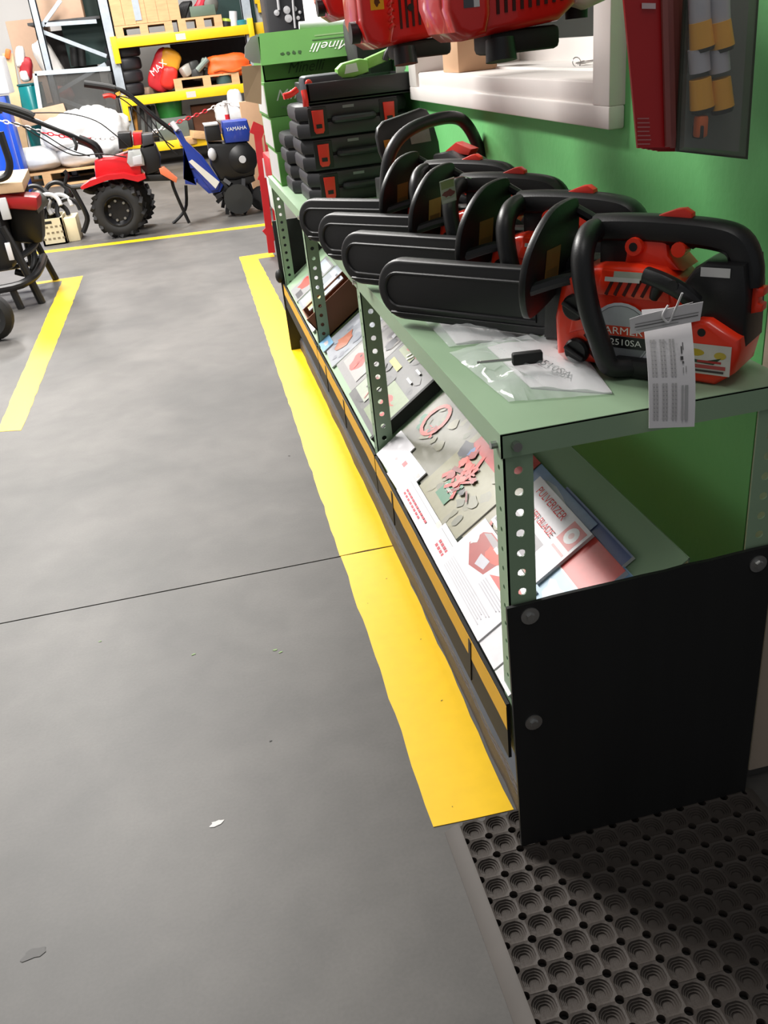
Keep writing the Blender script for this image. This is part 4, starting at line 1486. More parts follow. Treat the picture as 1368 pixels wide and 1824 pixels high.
# ------------------------------------------------------------------ hanging brushcutter engines
def brushcutter(org, label, tank=True, k=1.0, sticker='yellow'):
    """engine unit hanging with the shaft going up; org = bottom left front corner"""
    t = thing('brushcutter', label, 'brushcutter', org, 0, 'brushcutters hung by the window')
    X, Y, Z = org
    f = lambda u, v, h: Vector((X + u * k, Y + h * k, Z + v * k))
    b = B()
    b.prism([(0.0, 0.045), (0.012, 0.012), (0.03, 0.0), (0.17, 0.012), (0.195, 0.03), (0.20, 0.16), (0.0, 0.17)], f, 0.03, 0.16, 0.012, 3)
    hs = b.build('engine_shroud', RED2, t)
    b = B()
    b.prism([(0.003, 0.04), (0.012, 0.012), (0.03, 0.002), (0.055, 0.006), (0.062, 0.03), (0.062, 0.17), (0.003, 0.17)], f, 0.0, 0.05, 0.010, 3)
    fc = b.build('front_cover', RED2, t)
    b = B()
    for i in range(10):
        u = 0.078 + i * 0.0115
        b.prism(rc(u, 0.028 + 0.001 * i, u + 0.0045, 0.16), f, 0.0285, 0.034)
    b.build('cooling_slots', mat('slot_dark', (60, 8, 8), 0.8), hs)
    ff = frame(f(0.033, 0.075, 0.0), (1, 0, 0), (0, 0, 1))
    if sticker == 'yellow':
        prints('warning_sticker', fc, ff, [(rc(-0.012, -0.014, 0.012, 0.014), (226, 170, 30)), (blob(0, 0, 0.005, 0.008), (60, 50, 20))])
        b = B()
        for i in range(7):
            b.tube([f(0.052, 0.03 + i * 0.012, 0.0), f(0.058, 0.036 + i * 0.012, -0.002), f(0.064, 0.034 + i * 0.012, 0.01)], 0.003, 6)
        b.build('louvre', RED2, fc)
    else:
        prints('warning_sticker', fc, ff, [(rc(-0.010, -0.036, 0.004, 0.06), (86, 84, 92)), (rc(0.004, -0.036, 0.012, 0.06), (220, 216, 220))])
    b = B()
    b.cyl(f(0.10, 0.06, 0.034), f(0.10, 0.06, 0.0275), 0.006 * k, seg=10)
    b.build('screw_hole', BLKM, hs)
    b = B()
    b.span(f(0.07, -0.022, 0.04), f(0.175, 0.008, 0.12), 0.008)
    b.build('muffler_guard', BLKM, t)
    b = B()
    b.cyl(f(0.085, -0.002, 0.04), f(0.085, -0.03, 0.036), 0.020 * k, 0.022 * k, 16)
    b.build('filter_cap', BLK, t)
    if not tank:
        b = B()
        b.cyl(f(-0.010, 0.03, 0.05), f(0.006, 0.03, 0.05), 0.018 * k, seg=14)
        b.build('primer_bulb', BLK, t)
    if tank:
        b = B()
        b.prism([(0.196, 0.03), (0.215, 0.022), (0.25, 0.032), (0.262, 0.055), (0.262, 0.17), (0.196, 0.17)], f, 0.04, 0.14, 0.010, 3)
        b.build('fuel_tank', mat('tank_translucent', (206, 190, 176), 0.4, var=0.05), t)
        b = B()
        b.cyl(f(0.215, 0.03, 0.08), f(0.215, 0.012, 0.08), 0.016 * k, seg=14)
        b.build('tank_cap', BLKM, t)
    b = B()
    b.cyl(f(0.10, 0.16, 0.10), f(0.10, 0.9, 0.10), 0.014 * k, seg=12)
    b.build('shaft', STEEL, t)
    return t


brushcutter((0.372, 1.30, 1.184), 'red brushcutter engine with slotted shroud and cream fuel tank hanging by the window', sticker='grey')
brushcutter((0.343, 1.75, 1.182), 'red brushcutter engine with a yellow sticker and curved louvres, beside the slotted one', False)
brushcutter((0.365, 2.25, 1.243), 'red brushcutter engine hanging above the white tube and green cartons', False)
rail = B()
rail.span((0.43, 1.2, 2.02), (0.47, 2.5, 2.06), 0.004)
rail.span((0.45, 1.25, 2.03), (WX, 1.29, 2.05))
rail.span((0.45, 2.40, 2.03), (WX, 2.44, 2.05))
ro_ = rail.build('hanging_rail', STEEL)
place(ro_, (0.6, 1.85, 2.03))
tag(ro_, 'steel rail on the wall carrying the brushcutters', 'rail')

# ------------------------------------------------------------------ blister packs hanging on the wall
PR = mat('pack_red', (176, 26, 30), 0.4, var=0.1, scale=8)
for i in range(5):
    t = thing('blister_pack', ['front red backing card pack with small white print hanging on the hook', 'red backing card pack behind the printed front one', 'red backing card pack in the middle of the hanging row', 'red backing card pack next to the last of the hanging row', 'rearmost red backing card pack next to the yellow-handled tools'][i], 'blister pack', (0.6, 1.15, 1.03), 0, 'packs on the wall hook')
    yy = 1.13 + i * 0.014
    q = [at(1106 + i * 9 + (40 if i else 0), -60, yy), at(1182 + i * 10, -60, yy), at(1190 + i * 9, 262 + i * 2, yy), at(1136 + i * 9, 264 + i * 1.5, yy)]
    b = B()
    n_ = Vector((0, 0.004, 0))
    b.rings([q, [p + n_ for p in q]])
    c_ = b.build('backing_card', PR, t)
    b = B()
    q2 = [at(1178 + i * 10, -60, yy - 0.006), at(1188 + i * 10, -60, yy - 0.006), at(1196 + i * 9, 262 + i * 2, yy - 0.006), at(1187 + i * 9, 262 + i * 2, yy - 0.006)]
    b.rings([q2, [p + n_ for p in q2]])
    b.build('folded_edge', mat('pack_edge', (140, 78, 74), 0.3, var=0.1), t)
    if i == 0:
        o = at(1150, 150, yy)
        f = frame(o, at(1160, 150, yy) - at(1140, 150, yy), (at(1150, 100, yy) - o))
        sh = [(rc(-0.012, -0.040 - 0.005 * k, 0.010 - random.uniform(0, 0.006), -0.0385 - 0.005 * k), (196, 120, 120)) for k in range(7)]
        sh += [(rc(0.0, 0.108, 0.014, 0.122), (226, 200, 204)), (rc(-0.006, 0.082, 0.012, 0.088), (226, 200, 204))]
        prints('card_print', c_, f, sh, h=0.0012)
yp = thing('blister_pack', 'clear blister pack of yellow-handled tools on a grey card hanging on the green wall', 'blister pack', (0.69, 1.12, 1.01))
YY = 1.135
q = [at(1222, -60, YY), at(1356, -60, YY), at(1332, 284, YY), at(1205, 270, YY)]
b = B()
b.rings([q, [p + Vector((0, 0.004, 0)) for p in q]])
b.build('backing_card', mat('pack_grey', (70, 74, 66), 0.5, var=0.25, scale=12), yp)
YT = mat('tool_yellow', (224, 160, 36), 0.4, var=0.08)
GT = mat('tool_grey', (178, 176, 184), 0.35, var=0.08)
for (xa, xb) in ((1236, 1258), (1262, 1302)):
    b = B()
    for (ya, yb, wd) in ((-30, 40, 0.016), (86, 128, 0.016)):
        b.cyl(at((xa + xb) / 2 - 3, ya, YY - 0.016), at((xa + xb) / 2, yb, YY - 0.016), wd * 0.8, seg=12)
    b.build('steel_shank', GT, yp)
    for (ya, yb) in ((38, 84), (140, 192)):
        b = B()
        p0, p1 = at((xa + xb) / 2, ya, YY - 0.018), at((xa + xb) / 2 + 4, yb, YY - 0.018)
        b.cyl(p0, p1, 0.013, 0.015, 14)
        b.build('yellow_grip', YT, yp)
        b = B()
        b.cyl(p1, p1 + (p1 - p0) * 0.16, 0.0145, 0.013, 14)
        b.build('grip_ring', BLKM, yp)
b = B()
b.span(at(1234, 205, YY - 0.012), at(1262, 245, YY - 0.03), 0.004)
b.build('orange_clip', mat('clip_orange', (206, 96, 30), 0.4), yp)
b = B()
b.span(at(1236, 222, YY - 0.010), at(1250, 248, YY - 0.034), 0.002)
b.build('clip_pad', BLKM, yp)
b = B()
q = [at(1226, -60, YY - 0.001), at(1352, -60, YY - 0.001), at(1328, 280, YY - 0.001), at(1210, 268, YY - 0.001)]
q2 = [at(1232, -60, YY - 0.038), at(1338, -60, YY - 0.038), at(1316, 270, YY - 0.036), at(1218, 262, YY - 0.036)]
b.rings([q, q2])
b.build('clear_blister', mat('blister_clear', (200, 205, 200), 0.15, var=0.02, alpha=0.14), yp)
b = B()
b.cyl((WX, 1.17, 1.275), (0.56, 1.15, 1.275), 0.004, seg=8)
hk = b.build('wall_hook', STEEL)
place(hk, (WX, 1.17, 1.275))
tag(hk, 'steel hook on the green wall carrying the blister packs', 'hook')

# ------------------------------------------------------------------ things on the window sill
bx = thing('cardboard_box', 'small plain cardboard box on the window sill', 'box', (0.80, 2.62, 1.0965))
b = B()
b.span((0.752, 2.55, 1.0965), (0.86, 2.70, 1.20), 0.002)
b.build('body', CARD, bx)
b = B()
b.span((0.80, 2.549, 1.199), (0.812, 2.701, 1.2012))
b.build('tape', mat('box_tape', (170, 130, 96), 0.3), bx)
ky = thing('key_bunch', 'small bunch of steel keys lying on the window sill', 'keys', atz(1030, 118, 1.0965))
for k, a in enumerate((0.2, 0.9, -0.6)):
    p = atz(1030, 117, 1.0965) + Vector((0.0, 0.0, 0.002 + 0.002 * k))
    d = Vector((math.cos(a), math.sin(a), 0.05))
    s_ = Vector((-math.sin(a), math.cos(a), 0))
    b = B()
    b.prism(el(0.008, 0, 0.010, 0.008, 12) if False else [(0, -0.004), (0.006, -0.008), (0.016, -0.008), (0.02, -0.003), (0.045, -0.003), (0.048, 0), (0.044, 0.002), (0.04, 0.001), (0.036, 0.003), (0.02, 0.003), (0.016, 0.008), (0.006, 0.008), (0, 0.004)],
            frame(p, d, s_), 0, 0.0022)
    b.build('key', STEEL, ky)
b = B()
c_ = atz(1030, 117, 1.0965) + Vector((-0.004, 0, 0.008))
b.tube([c_ + Vector((0.010 * math.cos(a), 0.004 * math.sin(a), 0.010 * math.sin(a))) for a in [k * PI / 5 for k in range(10)]], 0.0011, 6, closed=True, sub=2)
b.build('ring', STEEL, ky)
#==SECTION background==
# ------------------------------------------------------------------ hall background: pallet racking
RY = 13.0        # front plane of the racking
RD = 1.0


def upright(px0, py0, px1, py1, label, w_=0.10, Y=RY, top=3.6, m=None):
    a = at((px0 + px1) / 2, (py0 + py1) / 2, Y)
    x = a.x
    t = thing('rack_upright', label, 'rack upright', (x, Y, 0))
    b = B()
    b.span((x - w_ / 2, Y, 0), (x + w_ / 2, Y + 0.012, top))
    b.span((x - w_ / 2, Y, 0), (x - w_ / 2 + 0.012, Y + 0.08, top))
    b.span((x + w_ / 2 - 0.012, Y, 0), (x + w_ / 2, Y + 0.08, top))
    b.build('column', m or GALV, t)
    b = B()
    b.span((x - w_ / 2 - 0.02, Y - 0.02, 0), (x + w_ / 2 + 0.02, Y + 0.10, 0.008))
    b.build('foot_plate', GALV, t)
    return t, x


uA, xA = upright(62, 0, 100, 200, 'grey rack upright at the open end with diagonal bracing', 0.09)
uB, xB = upright(182, 0, 228, 215, 'thick grey rack upright where the yellow beams start', 0.13)
uC, xC = upright(438, 0, 449, 90, 'grey rack upright behind the opened green carton', 0.13)
# bracing between the first two uprights
def zof(py, px, Y=RY):
    return at(px, py, Y).z
for (a, c_) in (((75, 46), (108, 0)), ((72, 55), (190, 100)), ((188, 114), (95, 168)), ((95, 172), (165, 198)), ((160, 192), (205, 190)), ((80, 44), (172, 38))):
    b = B()
    b.bar(at(a[0], a[1], RY + 0.05), at(c_[0], c_[1], RY + 0.05), 0.045, 0.03, up=(0, 1, 0))
    b.build('brace', GALV, uA)
# mesh gate frame in front of the bracing
gf = thing('frame_gate', 'pale steel tube frame with grey plastic sheet leaning on the rack', 'frame', at(65, 190, RY - 0.1))
c1, c2, c3, c4 = at(62, 131, RY - 0.1), at(196, 122, RY - 0.1), at(214, 230, RY - 0.1), at(80, 240, RY - 0.1)
for a, c_ in ((c1, c2), (c1, c4), (c4, c3)):
    b = B()
    b.bar(a, c_, 0.05, 0.04, up=(0, 1, 0))
    b.build('tube', mat('frame_pale', (190, 204, 210), 0.4, metal=0.2), gf)
b = B()
b.rings([[c1, c2, c3, c4], [p + Vector((0, 0.006, 0)) for p in (c1, c2, c3, c4)]])
b.build('sheet', mat('grey_sheet', (86, 86, 84), 0.3, alpha=0.55), gf)

# yellow beams
def beam(pa, pb, label, h=0.11, tagx=None):
    a, c_ = at(*pa, RY), at(*pb, RY)
    t = thing('rack_beam', label, 'rack beam', a)
    zz = (a.z + c_.z) / 2
    b = B()
    b.span((a.x, RY - 0.05, zz - h / 2), (c_.x, RY - 0.001, zz + h / 2), 0.006)
    b.build('beam', YEL, t)
    b = B()
    b.span((a.x - 0.02, RY - 0.052, zz - 0.22), (a.x + 0.055, RY - 0.002, zz + 0.08), 0.004)
    b.build('end_connector', YEL, t)
    b = B()
    b.span((c_.x - 0.05, RY - 0.052, zz - 0.10), (c_.x + 0.02, RY - 0.002, zz + 0.12), 0.004)
    b.build('end_connector', YEL, t)
    if tagx:
        q = at(tagx[0], tagx[1], RY - 0.052)
        prints('load_tag', t, frame((q.x, RY - 0.0505, zz), (1, 0, 0), (0, 0, 1)), [(rc(-0.06, -0.035, 0.06, 0.035), (230, 214, 206))])
    # deck boards behind the beam
    b = B()
    b.span((a.x + 0.06, RY, zz + 0.03), (c_.x - 0.06, RY + RD, zz + 0.054))
    b.build('shelf_board', mat('rack_board', (90, 82, 74), 0.8), t)
    b = B()
    b.span((a.x, RY + RD, zz - h / 2), (c_.x, RY + RD + 0.05, zz + h / 2))
    b.build('rear_beam', YEL, t)
    return zz


zU = beam((200, 72), (450, 58), 'yellow rack beam carrying the plywood crates', tagx=(322, 66))
zL = beam((218, 180), (452, 157), 'yellow rack beam carrying the rolls and fertiliser bag', tagx=(340, 166))
zB = beam((222, 268), (452, 240), 'low yellow rack beam near the floor behind the tillers')


def crate(px0, px1, pyt, pyb, Yc, d, label, m=None, planks=5, name='plywood_crate'):
    p0, p1 = at(px0, pyb, Yc), at(px1, pyt, Yc)
    t = thing(name, label, 'crate', (p0.x, Yc, p0.z))
    n = planks
    wd = (p1.x - p0.x) / n
    for k in range(n):
        b = B()
        b.span((p0.x + wd * k + 0.002, Yc, p0.z), (p0.x + wd * (k + 1) - 0.002, Yc + 0.02, p1.z))
        b.build('plank', m or WOOD, t)
    b = B()
    b.span((p0.x + 0.01, Yc + 0.02, p0.z), (p1.x - 0.01, Yc + d, p1.z))
    b.build('body', m or WOOD, t)
    return t


def pallet(x0, x1, z0, Yp, d, label, h=0.13):
    t = thing('pallet', label, 'pallet', ((x0 + x1) / 2, Yp, z0))
    wb = 0.10
    n = 5
    for k in range(n):
        yk = Yp + (d - 0.1) * k / (n - 1)
        b = B()
        b.span((x0, yk, z0 + h - 0.022), (x1, yk + 0.1, z0 + h))
        b.build('deck_board', WOOD, t)
    for xk in (x0, (x0 + x1) / 2 - wb / 2, x1 - wb):
        for yk in (Yp, Yp + d - 0.1):
            b = B()
            b.span((xk, yk, z0 + 0.02), (xk + wb, yk + 0.1, z0 + h - 0.022))
            b.build('block', WOOD, t)
    for yk in (Yp, Yp + d - 0.1):
        b = B()
        b.span((x0, yk, z0), (x1, yk + 0.1, z0 + 0.02))
        b.build('bottom_board', WOOD, t)
    return t


zt = zU + 0.0555
P = lambda px, py, Y=RY: at(px, py, Y)
pallet(P(208, 70).x, P(310, 60).x, zt, RY - 0.03, 0.8, 'wooden pallet under the plywood crate on the rack', 0.13)
crate(203, 306, -60, 47, RY - 0.02, 0.8, 'large plywood crate with a taped seam on the rack pallet', planks=6)
tp = B()
tp.span((P(240, 30).x, RY - 0.028, zt + 0.17), (P(252, 30).x, RY - 0.021, zt + 0.6))
tpo = tp.build('tape_strip', GALV)
place(tpo, (P(246, 30).x, RY - 0.025, zt + 0.17))
tag(tpo, 'silver strapping tape down the front of the plywood crate', 'tape')
pallet(P(318, 50).x, P(396, 40).x, zt, RY - 0.03, 0.7, 'small wooden pallet under the grey machine crate', 0.14)
mc = thing('machine_crate', 'grey-green plastic crate with a red part in it on the small rack pallet', 'crate', P(368, 30))
b = B()
b.span((P(340, 30).x, RY, zt + 0.142), (P(386, 30).x, RY + 0.4, zt + 0.26), 0.01)
b.build('tub', mat('crate_greygreen', (92, 108, 92), 0.6), mc)
b = B()
b.tube([P(350, 20, RY + 0.1), P(358, 8, RY + 0.1), P(362, -6, RY + 0.1)], 0.06, 10)
b.build('red_part', mat('part_red', (206, 40, 60), 0.4), mc)
b = B()
b.sph(P(372, 6, RY + 0.15), (0.12, 0.12, 0.14), 12)
b.build('grey_part', mat('part_grey', (120, 118, 112), 0.6), mc)
bt_ = thing('black_bundle', 'black tangled bundle of cables next to the grey machine crate', 'bundle', P(325, 35))
b = B()
for k in range(6):
    b.tube([P(318 + 2 * k, 34, RY + 0.05), P(320 + 3 * k, 14 - k, RY + 0.02), P(330 + 2 * k, 6, RY + 0.05), P(338 - k, 34, RY + 0.03)], 0.02, 6)
b.build('cables', BLKM, bt_)
b = B()
b.cyl(P(417, 54, RY + 0.05), P(415, 20, RY + 0.05), 0.05, seg=16)
o = b.build('white_tube', WHITE)
place(o, P(417, 54, RY + 0.05))
tag(o, 'white upright cylinder on the rack beside a teal pot', 'cylinder')
b = B()
p = P(433, 53, RY + 0.05)
b.lathe([(0.0, 0), (0.065, 0), (0.075, 0.10), (0.06, 0.11), (0.0, 0.10)], p, (0, 0, 1), 16)
o = b.build('teal_pot', mat('teal', (34, 124, 140), 0.5))
place(o, p)
tag(o, 'small teal pot on the rack beside the white cylinder', 'pot')
rl = thing('tape_reel', 'dark reel with a lime band on the rack', 'reel', P(404, 54))
b = B()
b.cyl(P(403, 54, RY + 0.05), P(403, 38, RY + 0.05), 0.07, 0.06, 14)
b.build('body', BLKM, rl)
b = B()
b.cyl(P(403, 38, RY + 0.05), P(403, 33, RY + 0.05), 0.065, 0.055, 14)
b.build('band', mat('lime_band', (170, 190, 60), 0.5), rl)
# dark green board standing at the back of the rack
b = B()
p0, p1 = at(126, 120, 13.6), at(172, -60, 13.6)
b.span((p0.x, 13.6, p0.z), (p1.x + 0.2, 13.64, p1.z))
o = b.build('dark_board', mat('board_dark_green', (24, 56, 52), 0.5))
place(o, (p0.x, 13.6, p0.z))
tag(o, 'tall dark green board standing behind the end bracing of the rack', 'board')
b = B()
p0, p1 = at(385, 55, 13.9), at(440, -80, 13.9)
b.span((p0.x, 13.9, zt), (p1.x, 13.94, p1.z))
o = b.build('dark_board', mat('board_dark_green'))
place(o, (p0.x, 13.9, zt))
tag(o, 'dark green board at the back of the rack above the white cylinder', 'board')
# dark inner bay wall (stored dark sheets)
b = B()
b.span((at(96, 190, 13.9).x, 13.9, 0.0), (at(190, 190, 13.9).x, 13.95, at(100, 55, 13.9).z))
o = b.build('dark_sheet', mat('sheet_dark', (52, 48, 48), 0.6, var=0.2))
place(o, (at(140, 190, 13.9).x, 13.9, 0.0))
tag(o, 'dark sheet stored upright behind the braced rack end', 'sheet')
b = B()
p0, p1 = at(64, 40, 13.3), at(130, -60, 13.3)
b.span((p0.x, 13.3, p0.z), (p1.x, 13.8, p1.z), 0.01)
o = b.build('large_carton', mat('carton_tan', (196, 164, 140), 0.75, var=0.04))
place(o, (p0.x, 13.3, p0.z))
tag(o, 'large tan carton on the upper level of the braced rack end', 'carton')
b = B()
b.span((p0.x - 0.1, 13.25, p0.z - 0.03), (at(180, 40, 13.3).x, 14.0, p0.z))
o = b.build('rack_shelf', mat('shelf_dark_grey', (70, 70, 72), 0.6))
place(o, (p0.x, 13.25, p0.z - 0.03))
tag(o, 'dark grey rack shelf under the large tan carton', 'shelf')
b = B()
p0, p1 = at(38, 130, 13.9), at(62, 32, 13.9)
b.span((p0.x - 0.05, 14.0, 0.0), (p1.x + 0.12, 14.3, p1.z), 0.01)
o = b.build('tall_carton', mat('carton_tan'))
place(o, (p0.x, 14.0, 0.0))
tag(o, 'tall narrow tan carton leaning by the white hall wall', 'carton')

# black rolls stacked on the middle level
zm = zL + 0.0555
for k in range(4):
    p = at(228, 172 - 24 * k, RY + 0.15)
    b = B()
    hh = 0.148
    z0 = zm + hh * k
    b.prism([(math.cos(a) * 0.22, math.sin(a) * 0.22) for a in [2 * PI * j / 20 for j in range(20)]], lambda u, v, h: Vector((p.x - 0.02 * k + u, RY + 0.28 + v, h)), z0 + 0.001, z0 + hh - 0.001, 0.04, 3)
    o = b.build('sheet_roll', mat('roll_black', (40, 40, 44), 0.55, var=0.1))
    place(o, (p.x - 0.02 * k, RY + 0.28, z0))
    tag(o, ['black rolled bale at the bottom of the rack stack', 'black rolled bale, second from the bottom of the rack stack', 'black rolled bale, third from the bottom of the rack stack', 'black rolled bale at the top of the rack stack'][k], 'bale', 'black bales on the rack')


def sack(c, s, m=None, rot=(0, 0, 0), j=0.08, e=0.62):
    """crumpled pillow: superellipsoid with low-frequency folds"""
    from mathutils import noise
    t = bmesh.new()
    bmesh.ops.create_uvsphere(t, u_segments=40, v_segments=22, radius=1)
    off = Vector((random.uniform(0, 50), random.uniform(0, 50), random.uniform(0, 50)))
    for v in t.verts:
        q = v.co.normalized()
        p = Vector([math.copysign(abs(k) ** e, k) for k in q])
        n = noise.noise(p * 1.4 + off) * 1.0 + abs(noise.noise(p * 3.1 + off)) * 0.7 + noise.noise(p * 6.0 + off) * 0.25
        v.co = p * (1 + j * n)
    bmesh.ops.scale(t, vec=Vector(s), verts=t.verts)
    b = B()
    b._add(t, Matrix.Translation(Vector(c)) @ Euler(rot).to_matrix().to_4x4())
    return b


fb = thing('fertiliser_bag', 'red and yellow fertiliser bag leaning on the rack beside the black bales', 'bag', at(280, 160, RY + 0.19))
c = at(290, 125, RY + 0.24)
b = sack(c, (0.15, 0.09, 0.26), RED, (0.1, 0.55, 0))
bb = b.build('bag', mat('bag_red', (206, 44, 52), 0.45, var=0.08), fb, smooth=80)
c = at(303, 106, RY + 0.21)
b = sack(c, (0.13, 0.085, 0.12), RED, (0.1, 0.5, 0))
b.build('yellow_band', mat('bag_yellow', (230, 160, 40), 0.45, var=0.1), fb, smooth=80)
q = at(282, 121, RY + 0.08)
lettering('MAX', frame(q, (0.8, 0, 0.5), (-0.5, 0, 0.8)), 0.11, fb, INKW)
c = at(301, 138, RY + 0.19)
b = sack(c, (0.10, 0.08, 0.14), RED, (0.1, 0.4, 0))
b.build('side_panel', mat('bag_red_bright', (222, 50, 40), 0.45), fb, smooth=80)
b = B()
b.span(at(258, 170, RY + 0.4), at(300, 150, RY + 0.7), 0.01)
o = b.build('small_carton', mat('carton_tan'))
place(o, at(258, 170, RY + 0.4))
tag(o, 'small tan carton under the fertiliser bag', 'carton')
pallet(P(312, 160).x, P(428, 150).x, zm, RY - 0.02, 0.7, 'wooden pallet on the rack under the orange bag', 0.14)
ob_ = thing('orange_bag', 'bright orange crumpled bag on the rack pallet', 'bag', at(405, 130, RY + 0.1))
b = sack(at(406, 117, RY + 0.15), (0.28, 0.16, 0.13), RED, (0, 0.0, 0), j=0.16)
b.build('bag', mat('bag_orange', (236, 100, 34), 0.5, var=0.1), ob_, smooth=80)
b = B()
b.tube([at(380, 128, RY - 0.02), at(395, 124, RY - 0.03), at(415, 127, RY - 0.03), at(434, 120, RY - 0.02), at(448, 116, RY - 0.02)], 0.014, 6)
b.build('strap', mat('bag_orange'), ob_)
em = thing('engine_parts', 'grey engine parts heaped on the rack pallet beside the orange bag', 'engine', at(345, 135, RY + 0.1))
for (px, py, r, c_) in ((332, 126, 0.09, (176, 172, 164)), (345, 118, 0.08, (60, 62, 60)), (352, 132, 0.10, (50, 52, 52)), (366, 112, 0.07, (130, 142, 134)), (372, 128, 0.07, (50, 52, 50))):
    b = B()
    p = at(px, py, RY + 0.15)
    b.box(p, (r * 1.6, r * 1.6, r * 1.5), r * 0.35, (random.uniform(-0.5, 0.5), random.uniform(-0.5, 0.5), random.uniform(-0.5, 0.5)))
    b.build('engine_block', mat('ep_%d' % px, c_, 0.5, metal=0.2), em)
b = B()
b.cyl(at(352, 125, RY + 0.05), at(370, 105, RY + 0.02), 0.035, seg=10)
b.build('pipe', mat('ep_366'), em)
b = B()
p = at(402, 158, RY + 0.1)
b.lathe([(0, 0), (0.10, 0), (0.11, 0.14), (0.0, 0.15)], Vector((p.x, RY + 0.1, zm)), (0, 0, 1), 16)
o = b.build('bucket', mat('bucket_slate', (58, 84, 84), 0.6))
place(o, (p.x, RY + 0.1, zm))
tag(o, 'small slate bucket in front of the orange bag pallet', 'bucket')
# dark goods at the back of the middle level
b = B()
b.span((at(310, 120, 13.9).x, 13.85, zm), (at(445, 120, 13.9).x, 13.95, zU - 0.06))
o = b.build('stored_sheet', mat('sheet_dark'))
place(o, (at(380, 120, 13.9).x, 13.85, zm))
tag(o, 'dark sheet at the back of the rack behind the orange bag', 'sheet')
# low level: green bucket, brown carton, wood, grey-black tools
zb = zB + 0.0555
gbk = thing('green_bucket', 'glossy green tub with grey rim on the low rack level', 'tub', at(302, 210, RY + 0.1))
p0, p1 = at(284, 212, RY + 0.05), at(321, 182, RY + 0.05)
cx_ = (p0.x + p1.x) / 2
b = B()
b.lathe([(0, 0), (0.15, 0), (0.18, 0.20), (0.0, 0.19)], Vector((cx_, RY + 0.2, p0.z)), (0, 0, 1), 20)
b.build('tub', mat('tub_green', (40, 112, 46), 0.25), gbk)
b = B()
b.lathe([(0.0, 0.198), (0.19, 0.196), (0.19, 0.222), (0.0, 0.222)], Vector((cx_, RY + 0.2, p0.z)), (0, 0, 1), 20)
b.build('rim', mat('rim_grey', (150, 160, 146), 0.5), gbk)
b = B()
b.span((cx_ - 0.2, RY + 0.0, zb), (cx_ + 0.2, RY + 0.5, p0.z - 0.001), 0.005)
o = b.build('tub_base_crate', mat('tub_slate', (96, 104, 96), 0.6))
place(o, (cx_, RY + 0.2, zb))
tag(o, 'grey-green crate carrying the glossy green tub', 'crate')
b = B()
b.span((at(345, 220, RY + 0.3).x, RY + 0.3, zb), (at(420, 185, RY + 0.3).x, RY + 0.8, at(380, 185, RY + 0.3).z), 0.01)
o = b.build('brown_carton', CARDD)
place(o, (at(380, 220, RY).x, RY + 0.5, zb))
tag(o, 'brown carton on the low rack level behind the white sack', 'carton')
for k, (px, c_) in enumerate(((232, (150, 104, 60)), (243, (176, 120, 50)), (256, (90, 92, 90)), (268, (60, 62, 62)), (276, (104, 106, 104)))):
    b = B()
    b.tube([at(px, 240, RY + 0.1), at(px - 2, 215, RY + 0.15), at(px - 4, 190, RY + 0.3)], 0.03, 8)
    o = b.build('tool_shaft', mat('shaft_%d' % k, c_, 0.6))
    place(o, at(px, 240, RY + 0.1))
    tag(o, ['brown wooden shaft leaning on the low rack level beside the upright', 'amber wooden shaft leaning on the low rack level', 'grey pipe leaning beside the amber shaft', 'dark pipe leaning between two grey pipes', 'mid grey pipe leaning beside the green tub'][k], 'shaft')
b = B()
b.span(at(240, 242, RY + 0.05), at(285, 232, RY + 0.3), 0.005)
o = b.build('timber_offcut', WOOD)
place(o, at(240, 242, RY + 0.05))
tag(o, 'pale timber offcut lying on the low rack level', 'timber')
for k, (px, py) in enumerate(((330, 250), (352, 240))):
    b = B()
    b.box(at(px, py, RY + 0.05), (0.22, 0.3, 0.10), 0.01, (0, 0.2 * k, 0.3))
    o = b.build('timber_block', WOOD)
    place(o, at(px, py, RY + 0.05))
    tag(o, ['pale timber block on the low rack beam behind the blue tiller', 'pale timber block next to the white sack on the low level'][k], 'timber')
ws = thing('white_sack', 'round white sack with a tied neck behind the blue tiller engine', 'sack', at(412, 205, 12.6))
c = at(410, 200, 12.6)
b = sack(c, (0.19, 0.16, 0.13), WHITE, j=0.1)
b.build('sack', mat('sack_white', (226, 224, 224), 0.6), ws, smooth=80)
b = sack(at(418, 178, 12.6), (0.09, 0.09, 0.12), WHITE, j=0.1)
b.build('neck', mat('sack_white'), ws, smooth=80)
b = B()
b.cyl(Vector((c.x, c.y, 0)), Vector((c.x, c.y, c.z - 0.08)), 0.05, seg=10)
b.build('stand_post', GALV, ws)

# right of the rack: second bay stuff above the green carton
b = B()
p = at(465, 30, 13.2)
b.span((p.x - 0.05, 13.2, 0), (p.x + 0.05, 13.28, 3.6))
o = b.build('rack_upright', GALV)
place(o, (p.x, 13.2, 0))
tag(o, 'slim grey rack upright seen just above the opened green carton', 'rack upright')
for (px, py, lb) in ((462, -2, 'yellow rack beam at the top beside the black machine'), (462, 52, 'yellow rack beam end just above the green carton')):
    b = B()
    a = at(px - 10, py, 13.18)
    b.span((a.x, 13.12, a.z - 0.06), (a.x + (0.55 if py < 0 else 0.22), 13.18, a.z + 0.07), 0.005)
    b.span((a.x + 0.03, 13.12, a.z - 0.16), (a.x + 0.15, 13.17, a.z + 0.05), 0.004)
    o = b.build('rack_beam', YEL)
    place(o, a)
    tag(o, lb, 'rack beam')
bm_ = thing('black_machine', 'black machine with four pale discs behind the green cartons', 'machine', Vector((at(510, 50, 9.0).x, 9.0, 0)))
p0, p1 = at(478, 54, 9.0), at(545, -80, 9.0)
b = B()
b.span((p0.x, 9.0, 0.0), (p1.x, 9.4, p1.z), 0.02)
